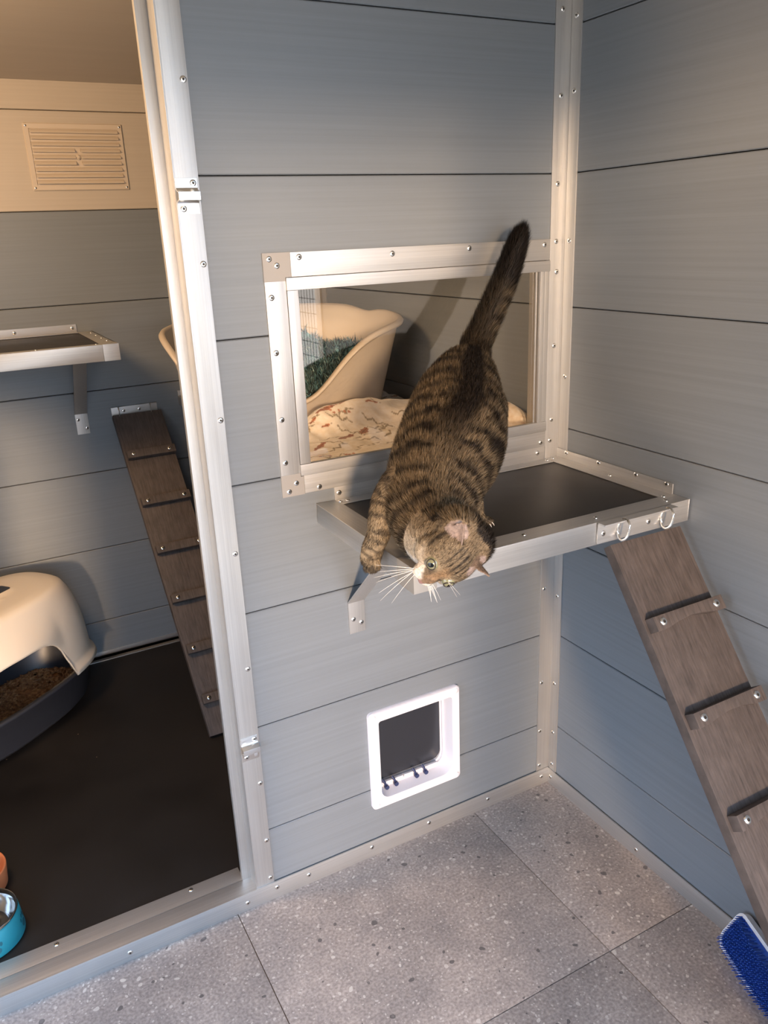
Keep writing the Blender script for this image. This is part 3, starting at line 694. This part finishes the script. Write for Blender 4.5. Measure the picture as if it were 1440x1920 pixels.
for i in range(nu):
    for j in range(nv):
        r = i/(nu-1); th = 2*math.pi*j/nv; rr = r*.93; k = .84
        u = .315*k*rr*math.cos(th); v = .225*k*rr*math.sin(th)
        h = .075+.085*max(0, math.sin(th))*r**1.5+.03*r + .030*mn.noise(Vector((u*16, v*16, 1)))+.012*mn.noise(Vector((u*50, v*50, 4)))
        h = min(h, rimh(th)*.93 if r > .8 else 9); h = max(.02, h)
        if math.sin(th) < -.3: h = min(h, .07+.02*mn.noise(Vector((u*20, v*20, 7))))
        P[i, j] = BC+eu*u+ev*v+Vector((0, 0, h)); q = .5+.5*mn.noise(Vector((u*25, v*25, 9)))
        Cc[i, j] = np.array((.11, .26, .32))*(.5+q)
me = grid_mesh('bedding_pile', P, m_shag, closed_v=True, colors=Cc); loc(obj('pile', me, parent=fb), fb)
ii = rng.randint(8, nu-1, 26000); jj = rng.randint(0, nv-1, 26000); pts = P[ii, jj]+rng.normal(0, .003, (26000, 3))
nr = np.tile([0, 0, 1.], (26000, 1))+rng.normal(0, .5, (26000, 3)); q = rng.rand(26000)[:, None]
cl_ = np.where(q < .25, np.array([[.08, .15, .20]]), np.where(q < .8, np.array([[.15, .34, .41]]), np.array([[.34, .50, .50]])))
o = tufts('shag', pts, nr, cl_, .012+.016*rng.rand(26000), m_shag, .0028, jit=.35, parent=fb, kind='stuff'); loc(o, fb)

# ------------------------------------------------------------ printed blanket on the platform
nx, ny = 210, 300; gx = np.linspace(-.505, -.008, nx); gy = np.linspace(.055, .80, ny); GX, GY = np.meshgrid(gx, gy, indexing='ij')
H = np.zeros_like(GX)
for i in range(nx):
    for j in range(ny):
        x, y = GX[i, j], GY[i, j]
        H[i, j] = .012+.006*mn.noise(Vector((x*9, y*22, 0)))+.004*mn.noise(Vector((x*30, y*40, 3)))
def sst0(x): t = np.clip((x-1.0)/.35, 0, 1); return t*t*(3-2*t)
# rucked-up ridge in front of the bed and a rolled lump at the right
def ridge(x0, y0, x1, y1, h, s):
    d = np.array([x1-x0, y1-y0]); l_ = np.hypot(*d); t = np.clip(((GX-x0)*d[0]+(GY-y0)*d[1])/l_**2, 0, 1)
    dist = np.hypot(GX-x0-t*d[0], GY-y0-t*d[1]); return h*np.exp(-(dist/s)**2)*(.75+.25*np.sin(t*5))
H += ridge(-.36, .44, -.04, .50, .060, .055)+ridge(-.16, .40, -.03, .42, .028, .03)+ridge(-.50, .36, -.36, .44, .018, .04)
H += ridge(-.30, .30, -.10, .27, .010, .02)
col = np.zeros((nx, ny, 3)); col[:] = (.84, .76, .66)
def leaf(cx, cy, a, l_, w_, c_, vein=True):
    ca, sa = math.cos(a), math.sin(a); u = (GX-cx)*ca+(GY-cy)*sa; v = -(GX-cx)*sa+(GY-cy)*ca
    wv = w_*np.sqrt(np.clip(1-(u/l_)**2, 0, 1))*(1+.2*np.sin(u*400)); m_ = (np.abs(u) < l_) & (np.abs(v) < wv)
    col[m_] = c_
    if vein: col[m_ & (np.abs(v) < .0009)] = (.20, .07, .04); st = (np.abs(v) < .0009) & (u > l_) & (u < l_*1.5); col[st] = (.3, .22, .16)
rr_ = random.Random(3)
for k in range(170):
    cx, cy = rr_.uniform(-.5, -.01), rr_.uniform(.06, .78); a = rr_.uniform(-.9, .9); t = rr_.random()
    if t < .20: leaf(cx, cy, a, rr_.uniform(.022, .034), rr_.uniform(.0055, .009), rr_.choice([(.25, .09, .06), (.33, .13, .08), (.40, .18, .11)]))
    elif t < .42: leaf(cx, cy, a, .013, .0035, (.55, .24, .14))
    elif t < .85:
        for q in range(5): leaf(cx+.012*(q-2)*math.cos(a), cy+.012*(q-2)*math.sin(a), a+(.7 if q % 2 else -.7), .011, .0022, (.36, .30, .22), False)
    else:
        for q in range(4): leaf(cx+rr_.uniform(-.02, .02), cy+rr_.uniform(-.02, .02), 0, .0035, .0035, (.50, .22, .14), False)
bu_ = (GX-BC.x)*eu.x+(GY-BC.y)*eu.y; bv_ = (GX-BC.x)*ev.x+(GY-BC.y)*ev.y
ins = sst0((bu_/.272)**2+(bv_/.197)**2)
H = H*ins+.001*(1-ins)
P = np.stack([GX, GY, .8665+H], -1)
me = grid_mesh('blanket', P, m_blanket, solid=.003, colors=col)
obj('blanket', me, label='cream fleece blanket printed with rust leaves, spread behind the window', cat='blanket')
# rolled end of the blanket at the right wall
P = np.zeros((30, 28, 3)); cc = np.zeros((30, 28, 3))
for i in range(30):
    for j in range(28):
        t = i/29; th = 2*math.pi*j/28; R_ = .037*(math.sin(math.pi*min(1, max(.001, t))))**.35*(1+.12*mn.noise(Vector((t*4, math.cos(th), math.sin(th)))))
        P[i, j] = (-.045+R_*math.cos(th), .052+.20*t, .912+R_*1.15*math.sin(th)); q = mn.noise(Vector((t*7, math.cos(th)*2, math.sin(th)*2+5)))
        cc[i, j] = (.45, .22, .14) if q > .38 else (.78, .66, .52)
P[:, :, 0] = np.minimum(P[:, :, 0], -.006); P[:, :, 2] = np.maximum(P[:, :, 2], .8745)
obj('rolled_blanket', grid_mesh('rolled_blanket', P, m_blanket, closed_v=True, colors=cc), label='rolled-up end of cream blanket at the right of the window', cat='blanket')
#CAT
# ------------------------------------------------------------ cat
def cam_dirs(): return Vector(r2), Vector(u2), -Vector(fw)
hr, hu, ht = Vector((.8774, -.4781, -.0405)), Vector((.1907, .2702, .9437)), Vector((-.4402, -.8357, .3282))
hf = (-.72*hr-.66*hu+.02*ht).normalized()                  # nose direction
hs = (.50*hr-.76*hu-.46*ht); hs = (hs-hs.dot(hf)*hf).normalized()  # towards the ear on the far side
hc = hf.cross(hs); hc = hc if hc.dot(ht) > 0 else -hc        # crown
H0 = Vector((-.5799, -.4501, .9041))+hr*.0055-hu*.0020
HS = 1.02
def HD(a, b, c): return H0+(hf*a+hs*b+hc*c)*HS
torso = [(-.3050, -.0990, 1.0870, .040), (-.3200, -.1150, 1.0740, .055), (-.3420, -.1360, 1.0540, .068), (-.3692, -.1639, 1.0319, .079), (-.4223, -.2240, .9904, .0885), (-.4758, -.2678, .9594, .0800), (-.5157, -.3053, .9323, .0700), (-.5401, -.3398, .9183, .0590), (-.5600, -.3850, .9105, .0490), (-.5720, -.4200, .9075, .0430)]
chains = {
 'torso': torso,
 'haunchR': [(-.3129, -.150, 1.020, .048), (-.3255, -.178, .968, .040)],
 'haunchL': [(-.400, -.150, 1.010, .050), (-.425, -.178, .965, .040)],
 'hindR': [(-.3255, -.178, .965, .036), (-.318, -.125, .918, .020), (-.318, -.095, .900, .015), (-.328, -.118, .870, .0135), (-.338, -.140, .8645, .0125)],
 'hindL': [(-.425, -.178, .962, .036), (-.412, -.125, .918, .020), (-.408, -.095, .900, .015), (-.420, -.118, .870, .0135), (-.432, -.140, .8645, .0125)],
 'armR': [(-.490, -.300, .925, .048), (-.4450, -.290, .915, .030), (-.4180, -.278, .893, .0185), (-.4060, -.271, .872, .0145), (-.3985, -.2725, .8620, .0125)],
 'armL': [(-.545, -.280, .945, .042), (-.5700, -.2760, .9300, .029), (-.5880, -.2850, .9100, .0225), (-.5960, -.2830, .8850, .0185), (-.5990, -.2720, .8640, .0175), (-.6000, -.2630, .8480, .0180), (-.6000, -.2580, .8350, .0165)],
 'tail': [(-.3080, -.115, 1.080, 0.0396), (-.2988, -.1076, 1.0930, 0.0330), (-.2832, -.0919, 1.1171, 0.0270), (-.2644, -.0854, 1.1436, 0.0237), (-.2424, -.0812, 1.175, 0.0226), (-.2244, -.0793, 1.204, 0.0220), (-.2074, -.0788, 1.2341, 0.0209), (-.1943, -.0785, 1.2615, 0.0198), (-.1835, -.0781, 1.2861, 0.0182), (-.1749, -.0776, 1.3051, 0.0154), (-.1695, -.0776, 1.3170, 0.0105)],
}
bm = bmesh.new()
def sph(c, r, sub=2, S=None):
    Mx = Matrix.Translation(Vector(c))
    if S is not None: Mx = Mx @ S
    else: Mx = Mx @ Matrix.Scale(r, 4)
    bmesh.ops.create_icosphere(bm, subdivisions=sub, radius=1, matrix=Mx)
def catmull(P, n):
    P = [np.array(p) for p in P]; P = [2*P[0]-P[1]]+P+[2*P[-1]-P[-2]]; out = []
    for i in range(1, len(P)-2):
        for k in range(n):
            t = k/n; a, b_, c_, d = P[i-1:i+3]
            out.append(.5*(2*b_+(c_-a)*t+(2*a-5*b_+4*c_-d)*t*t+(3*b_-a-3*c_+d)*t**3))
    out.append(P[-2]); return np.array(out)
dens = {k: catmull(v, 12) for k, v in chains.items()}
for k, v in dens.items():
    last = None
    for p in v:
        if last is None or np.linalg.norm(p[:3]-last[:3]) > .10*p[3]: sph(p[:3], p[3], 3 if p[3] > .02 else 2); last = p
HR = Matrix((hf, hs, hc)).transposed()
def ell(a, b, c, ra, rb, rc): sph(HD(a, b, c), 1, 3, HR.to_4x4() @ Matrix.Diagonal((ra*HS, rb*HS, rc*HS, 1)))
ell(-.004, 0, 0, .041, .040, .035)
for s in (-1, 1):
    ell(.014, .022*s, -.009, .023, .020, .021); ell(.043, .0085*s, -.008, .0120, .0108, .0100)
ell(.027, 0, .001, .025, .0155, .016); ell(.049, 0, -.001, .0075, .0058, .0062); ell(.038, 0, -.019, .011, .010, .008); ell(.018, 0, -.014, .026, .022, .018)
for s in (-1, 1):
    sph(HD(-.030, .012*s, -.010), .036, 3)
# ears: curved shells
def ear(base, tip, opening, wd, fold=0):
    base, tip = Vector(base), Vector(tip); ax = (tip-base); l_ = ax.length; ax.normalize(); op = (opening-opening.dot(ax)*ax).normalized(); sd = ax.cross(op)
    n_, m_ = 16, 13; F_, B_ = [], []
    for i in range(n_+1):
        t = i/n_; wv = wd*(1-t)**.75*(1+.35*t)+.0012
        for j in range(m_):
            q = -1+2*j/(m_-1); dep = .42*wd*(1-q*q)*(1-.7*t)
            p = base+ax*(l_*(t*(1-.06*q*q)))+sd*(wv*q)-op*dep+op*fold*l_*t*t
            th = .0016*(1-.3*t); F_.append(p+op*th); B_.append(p-op*th)
    vs = [bm.verts.new(v) for v in F_+B_]; k = len(F_)
    def q4(a, b_, c_, d): 
        try: bm.faces.new((vs[a], vs[b_], vs[c_], vs[d]))
        except ValueError: pass
    for i in range(n_):
        for j in range(m_-1):
            a = i*m_+j; q4(a, a+1, a+m_+1, a+m_); q4(k+a, k+a+m_, k+a+m_+1, k+a+1)
        a = i*m_; q4(a, a+m_, k+a+m_, k+a); a = i*m_+m_-1; q4(a, k+a, k+a+m_, a+m_)
    for j in range(m_-1): a = j; q4(a, k+a, k+a+1, a+1); a = n_*m_+j; q4(a, a+1, k+a+1, k+a)
E1b, E1t = HD(-.016, -.026, .018), HD(-.016, -.026, .018)+hr*.006+hu*.021+ht*.022
E2b, E2t = HD(-.014, .025, .016), HD(-.014, .025, .016)+hr*.0215-hu*.0170+ht*.020
op1 = (hf*.75+ht*.45-hr*.1-hs*.35); op2 = (hf*.8+hs*.45+ht*.1)
ear(E1b-(E1t-E1b)*.25, E1t, op1, .0185, -.22); ear(E2b-(E2t-E2b)*.25, E2t, op2, .0170, .02)
# toes
toes = []
def paw(c, fwd, side, upv, r, n_=4):
    c, fwd, side, upv = map(Vector, (c, fwd, side, upv))
    for k in range(n_):
        q = (k-(n_-1)/2)/((n_-1)/2); p = c+fwd*(r*.75*(1-.22*q*q))+side*(q*r*.78)
        sph(p, r*.42); sph(p-fwd*r*.5, r*.42); toes.append((p, fwd))
paw((-.6000, -.2600, .8310), (-.05, -.25, -.95), (.15, -.93, .35), (-1, 0, 0), .0175)
pR = Vector((-.3975, -.2745, .8625)); fR = Vector((.10, -.98, -.15)).normalized(); sR = Vector((.98, .10, 0)); paw(pR, fR, sR, (0, 0, 1), .0150)
for c in ((-.338, -.142, .8620), (-.432, -.142, .8620)): paw(c, (-.3, -.95, -.05), (.95, -.3, 0), (0, 0, 1), .0135)
me = bpy.data.meshes.new('cat_raw'); bm.to_mesh(me); bm.free()
o = bpy.data.objects.new('cat_raw', me); C.objects.link(o)
m = o.modifiers.new('r', 'REMESH'); m.mode = 'VOXEL'; m.voxel_size = .0021; m.use_smooth_shade = True
m = o.modifiers.new('s', 'SMOOTH'); m.factor = .5; m.iterations = 5
me = bake(o); me.name = 'cat_body'
nvt = len(me.vertices); co = np.empty(nvt*3, np.float32); me.vertices.foreach_get('co', co); co = co.reshape(-1, 3).astype(float)
no = np.empty(nvt*3, np.float32); me.vertices.foreach_get('normal', no); no = no.reshape(-1, 3).astype(float)
# extra smoothing of the trunk only would blur the face, so the trunk gets its tone from fur
S_ = []; reg = []; names = list(dens)
for ki, k in enumerate(names):
    v = dens[k]; s_ = np.r_[0, np.cumsum(np.linalg.norm(np.diff(v[:, :3], axis=0), axis=1))]; tg = np.gradient(v[:, :3], axis=0); tg /= np.linalg.norm(tg, axis=1)[:, None]
    S_.append(np.c_[v, s_, tg, np.full(len(v), ki)])
S_ = np.concatenate(S_)
near = np.empty(nvt, int)
for a in range(0, nvt, 8000):
    d = np.linalg.norm(co[a:a+8000, None, :]-S_[None, :, :3], axis=2)-S_[None, :, 3]; near[a:a+8000] = d.argmin(1)
inf = S_[near]; region = inf[:, 8].astype(int); sarc = inf[:, 4]; tan = inf[:, 5:8]; cen = inf[:, :3]; rad = inf[:, 3]
def nz(p, sc_, off=0.): return np.array([mn.noise(Vector((a*sc_+off, b_*sc_, c_*sc_))) for a, b_, c_ in p])
n1_, n2_, n3_ = nz(co, 28), nz(co, 75, 5), nz(co, 220, 9)
base = np.array([.178, .130, .078]); dark = np.array([.020, .014, .010]); lite = np.array([.33, .25, .155])
dor = np.array([.42, .0, 1.0])[None]-tan*(tan@np.array([.42, .0, 1.0]))[:, None]; dor /= np.linalg.norm(dor, axis=1)[:, None]
rad_v = co-cen; rad_v -= tan*(rad_v*tan).sum(1)[:, None]; rad_v /= np.linalg.norm(rad_v, axis=1)[:, None]+1e-9
phi = np.arccos(np.clip((rad_v*dor).sum(1), -1, 1))
def sst(x, a, b_): t = np.clip((x-a)/(b_-a), 0, 1); return t*t*(3-2*t)
stripe = np.zeros(nvt)
T_ = region == names.index('torso')
hd_ = (co-np.array(H0)); hl = np.c_[hd_@np.array(hf), hd_@np.array(hs), hd_@np.array(hc)]/HS
head = (np.linalg.norm(hl/np.array([1.15, 1, 1]), axis=1) < .050) | (hl[:, 0] > -.012) & (np.linalg.norm(hl, axis=1) < .075)
wave = np.sin(2*np.pi*(sarc/.036)+1.1*phi+3.0*n1_+.7*n2_)
st = sst(wave, -.05, .45)*sst(phi, .10, .35)*(.72+.28*sst(n2_+n1_, -.4, .2))
dl = sst(-phi+.10*n2_, -.42, -.20)*sst(-sarc, -.33, -.20)
stripe[T_] = np.maximum(st*1.0, dl)[T_]
tl = region == names.index('tail'); tw = sst(np.sin(2*np.pi*sarc/.034+1.5*n1_), -.3, .3); tip = sst(sarc, .15, .19)
stripe[tl] = np.maximum(np.maximum(tw*.8, tip), sst(-phi, -1.4, -.6)*.8)[tl]
for k in ('haunchR', 'haunchL', 'hindR', 'hindL', 'armR', 'armL'):
    q = region == names.index(k); per = .017 if 'arm' in k else .028
    stripe[q] = (sst(np.sin(2*np.pi*sarc/per+2.5*n1_+2*n2_), .1, .7)*.8)[q]
col = base[None]*(1-stripe[:, None])+dark[None]*stripe[:, None]
q = np.isin(region, [names.index('armL'), names.index('armR')]); mixv = (.55*sst(sarc, .02, .07)*q)[:, None]*(1-stripe[:, None]*.85)
col = col*(1-mixv)+lite*mixv
# belly and chest paler
bel = (sst(phi, 2.0, 2.7)*T_)[:, None]*.5; col = col*(1-bel)+lite*bel
# face
f_, s_, c_ = hl.T; fa = np.abs(s_)
face = head & (hl[:, 0] > -.045)
fc = np.tile(base*1.05, (nvt, 1))
def put(mask, c, k=1.0):
    k = (np.clip(mask, 0, 1)*k)[:, None]; fc[:] = fc*(1-k)+np.array(c)*k
put(sst(f_, .005, .03)*sst(-fa, -.012, -.004)*sst(c_, -.005, .01), (.22, .135, .07))
put(sst(np.sin(fa*900+.8), .2, .8)*sst(-fa, -.020, -.014)*sst(-np.abs(f_+.002), -.024, -.012)*sst(c_, .010, .02), dark, .9)   # forehead stripes
put(np.exp(-((c_-.004+(.012-f_)*-.25)/.0035)**2)*sst(-f_, -.018, -.008)*sst(fa, .018, .026), dark, .95)        # line from the eye
put(np.exp(-((c_+.012+(f_-.01)*.3)/.003)**2)*sst(-f_, -.014, -.004)*sst(fa, .018, .026), dark, .7)
put(np.exp(-(((f_-.024)/.014)**2+((fa-.0175)/.0125)**2+((c_-.012)/.014)**2)**2), (.36, .28, .18), .8)
put(np.exp(-(((f_-.034)/.005)**2+((fa-.009)/.004)**2+((c_-.010)/.010)**2)), dark, .9)
put(sst(f_, .012, .024)*sst(fa, .010, .016)*sst(-c_, -.008, .002), (.55, .47, .37), .8)
put(sst(f_, .032, .040)*sst(fa, .002, .006)*sst(-c_, -.008, .000), (.72, .66, .58), .95)
put(sst(-c_, .004, .014)*sst(f_, .016, .028), (.66, .60, .52), .85)
put(sst(f_, .034, .044)*sst(-fa, -.007, -.003)*sst(c_, -.004, .002), (.22, .145, .09), .75)
put(sst(-c_, -.006, .006)*sst(f_, .002, .018)*sst(fa, .015, .022), (.36, .28, .19), .8)
put(sst(f_, .0515, .0535)*sst(-fa, -.006, -.004)*sst(c_, -.008, -.003), (.34, .19, .17), 1)
put(np.exp(-((fa-.012)/.0015)**2)*np.exp(-((np.mod(f_*400, 1)-.5)/.25)**2)*sst(f_, .038, .042)*sst(-c_, 0, .004), dark, .5)
put(sst(-f_, .012, .026)*.5, (.20, .135, .075), .6)
wf_ = face[:, None].astype(float); col = col*(1-wf_)+fc*wf_
# ears
for Eb, Et, op in ((E1b, E1t, op1), (E2b, E2t, op2)):
    ax = np.array((Et-Eb).normalized()); l_ = (Et-Eb).length; r_ = co-np.array(Eb); t = r_@ax; dd = np.linalg.norm(r_-t[:, None]*ax, axis=1)
    q = (t > .004) & (dd < .019) & (t < l_*1.2); inn_ = (no@np.array(op.normalized()) > .15)
    col[q & inn_] = (.27, .205, .175); col[q & ~inn_] = (.13, .085, .055); col[q & (t > l_*.86)] = (.22, .15, .10)
col *= (1+.35*n3_[:, None]+.15*n2_[:, None]); col = np.clip(col, .004, 1)
at = me.color_attributes.new('Col', 'FLOAT_COLOR', 'POINT'); c4 = np.ones((nvt, 4), np.float32); c4[:, :3] = col; at.data.foreach_set('color', c4.ravel())
me.shade_smooth(); me.materials.clear(); me.materials.append(m_cat)
cat = empty('cat', (-.43, -.2, .848), label='brown tabby cat with tail up, leaning head-down over the shelf edge', cat='cat')
def lc(o): o.location = -cat.location; return o
lc(obj('body', me, parent=cat))
# fur
me.calc_loop_triangles(); nt_ = len(me.loop_triangles); tri = np.empty(nt_*3, np.int32); me.loop_triangles.foreach_get('vertices', tri); tri = tri.reshape(-1, 3)
A_, B_, C_ = co[tri[:, 0]], co[tri[:, 1]], co[tri[:, 2]]; ar = np.linalg.norm(np.cross(B_-A_, C_-A_), axis=1)
NF = 330000; ti = rng.choice(nt_, NF, p=ar/ar.sum()); b1, b2 = rng.rand(2, NF); fl_ = b1+b2 > 1; b1[fl_] = 1-b1[fl_]; b2[fl_] = 1-b2[fl_]
w3 = np.stack([1-b1-b2, b1, b2], 1)[:, :, None]; tv = tri[ti]
pf_ = (co[tv]*w3).sum(1); nf_ = (no[tv]*w3).sum(1); nf_ /= np.linalg.norm(nf_, axis=1)[:, None]; cf_ = (col[tv]*w3).sum(1); v0 = tv[:, 0]
rg = region[v0]; comb = np.zeros((NF, 3)); flow = tan[v0].copy()
tor = rg == names.index('torso'); flow[tor] *= -1                       # hair lies towards the tail
hh_ = head[v0]; flow[hh_] = -np.array(hf)
comb = flow-nf_*(flow*nf_).sum(1)[:, None]; comb /= np.linalg.norm(comb, axis=1)[:, None]+1e-6
ln = np.full(NF, .0095); ln[rg == names.index('tail')] = .0150
limb = np.isin(rg, [names.index(k) for k in ('armR', 'armL', 'hindR', 'hindL')]); ln[limb] = .0055
ln[hh_] = .0048; mz = hh_ & (hl[v0, 0] > .022); ln[mz] = .0026
keep = np.ones(NF, bool)
for s in (-1, 1):
    keep &= np.linalg.norm(hl[v0]-np.array([.0265, .0190*s, .0190]), axis=1) > .0092
keep &= ~((hl[v0, 0] > .0515) & (np.abs(hl[v0, 1]) < .006))
for Eb, Et, op in ((E1b, E1t, op1), (E2b, E2t, op2)):
    ax = np.array((Et-Eb).normalized()); l_ = (Et-Eb).length; r_ = pf_-np.array(Eb); t = r_@ax; dd = np.linalg.norm(r_-t[:, None]*ax, axis=1); q = (t > .004) & (dd < .019); ln[q] = .0022
    keep &= ~(q & (nf_@np.array(op.normalized()) > .2) & (rng.rand(NF) < .75))
ln *= .6+.8*rng.rand(NF)
ag = rng.rand(NF)[:, None]; cf_ = np.where(ag < .33, cf_*.6, np.where(ag < .72, cf_*1.15, cf_*2.0)); cf_ = np.clip(cf_, .004, .75)
k = keep; lift_ = np.where(hh_ | limb, .35, .42)[:, None]
dirv = comb*1.0+nf_*lift_
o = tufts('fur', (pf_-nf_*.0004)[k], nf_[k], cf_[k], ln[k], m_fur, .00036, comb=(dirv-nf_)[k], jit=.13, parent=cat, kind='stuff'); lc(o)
# eyes, lids, whiskers, claws
m_eye, nt, b = mat('cat_eye', (.22, .21, .11), .10); b.inputs['Coat Weight'].default_value = 1
m_pup, _, _ = mat('cat_pupil', (.006, .006, .006), .08); m_lid, _, _ = mat('eye_rim', (.03, .022, .018), .5); m_whk, _, _ = mat('whisker', (.85, .82, .76), .4); m_claw, _, _ = mat('claw', (.75, .70, .64), .25)
for s in (-1, 1):
    ec = HD(.0245, .0180*s, .0140); gz = (hf*.50+hs*.45*s+hc*.75).normalized()
    mb = MB(); fr_ = gz.to_track_quat('Z', 'Y').to_matrix(); prof = [(.0098*math.sin(a), .0098*math.cos(a)) for a in [math.radians(12+14*k) for k in range(12)]][::-1]
    lathe(mb, prof, 20); mb.v = [tuple(ec+fr_ @ Vector(v)) for v in mb.v]; eo = lc(mb.build('eye', m_eye, cat, sharp=180, label='pale yellow-green eye'))
    mb = MB(); ps = []
    uax = (hc-hc.dot(gz)*gz).normalized(); sax = gz.cross(uax)
    for k in range(16):
        a = 2*math.pi*k/16; q = gz*.0098+uax*(.0060*math.sin(a))+sax*(.0036*math.cos(a)); ps.append(ec+q.normalized()*.00996)
    rings_ = [[ec+(gz*.0098+(p_-ec-gz*(p_-ec).dot(gz))*f_k).normalized()*(.0100) for p_ in ps] for f_k in (1, .66, .33)]
    vs_ = [v for r_k in rings_ for v in r_k]+[ec+gz*.0100]
    mb.add(vs_, [(r_k*16+i, r_k*16+(i+1) % 16, (r_k+1)*16+(i+1) % 16, (r_k+1)*16+i) for r_k in (0, 1) for i in range(16)]+[(32+i, 32+(i+1) % 16, 48) for i in range(16)], True); o = mb.build('pupil', m_pup, eo)
    mb = MB(); mb.tube([ec+(gz*.0066+uax*(.0056*math.sin(a))+sax*(.0080*math.cos(a))).normalized()*.0100 for a in [math.radians(20*k) for k in range(18)]], .0009, 6, closed=True); mb.build('eye_rim', m_lid, eo)
for s in (-1, 1):
    for k in range(7):
        st_ = HD(.043+.002*(k % 3), s*(.0125), -.006-.0025*(k % 3)); spread = (k-3)/3
        d = (-hr*(.95-.18*abs(spread)-.25*(spread > 0))+hu*(.10-.62*(spread+1)/2)+ht*.1).normalized() if s < 0 else (hr*(.30+.25*spread)-hu*.75-ht*.25).normalized(); Ln = (.050+.012*random.random())*(1 if s < 0 else .5)
        mb = MB(); mb.tube([st_+d*(Ln*t)+Vector((0, 0, -.010*t*t))*(.5+spread*.3) for t in (0, .2, .4, .6, .8, 1)], [.00034, .00032, .00028, .0002, .00015, .00008], 5); lc(mb.build('whisker', m_whk, cat))
for s in (-1, 1):
    for k in range(2):
        st_ = HD(.026, s*.013, .019); d = (hf*.1+hs*(.5*s)+hc*.8+hr*(.2*k-.1)).normalized(); mb = MB(); mb.tube([st_+d*(.03*t) for t in (0, .5, 1)], [.0003, .0002, .0001], 4); lc(mb.build('whisker', m_whk, cat))
for k, (p, fd_) in enumerate(toes[4:8]):
    mb = MB(); q = p+fd_*.0055; mb.tube([q, q+fd_*.0035+Vector((0, 0, -.001)), q+fd_*.006+Vector((0, 0, -.0035))], [.0011, .0008, .0002], 6); lc(mb.build('claw', m_claw, cat))
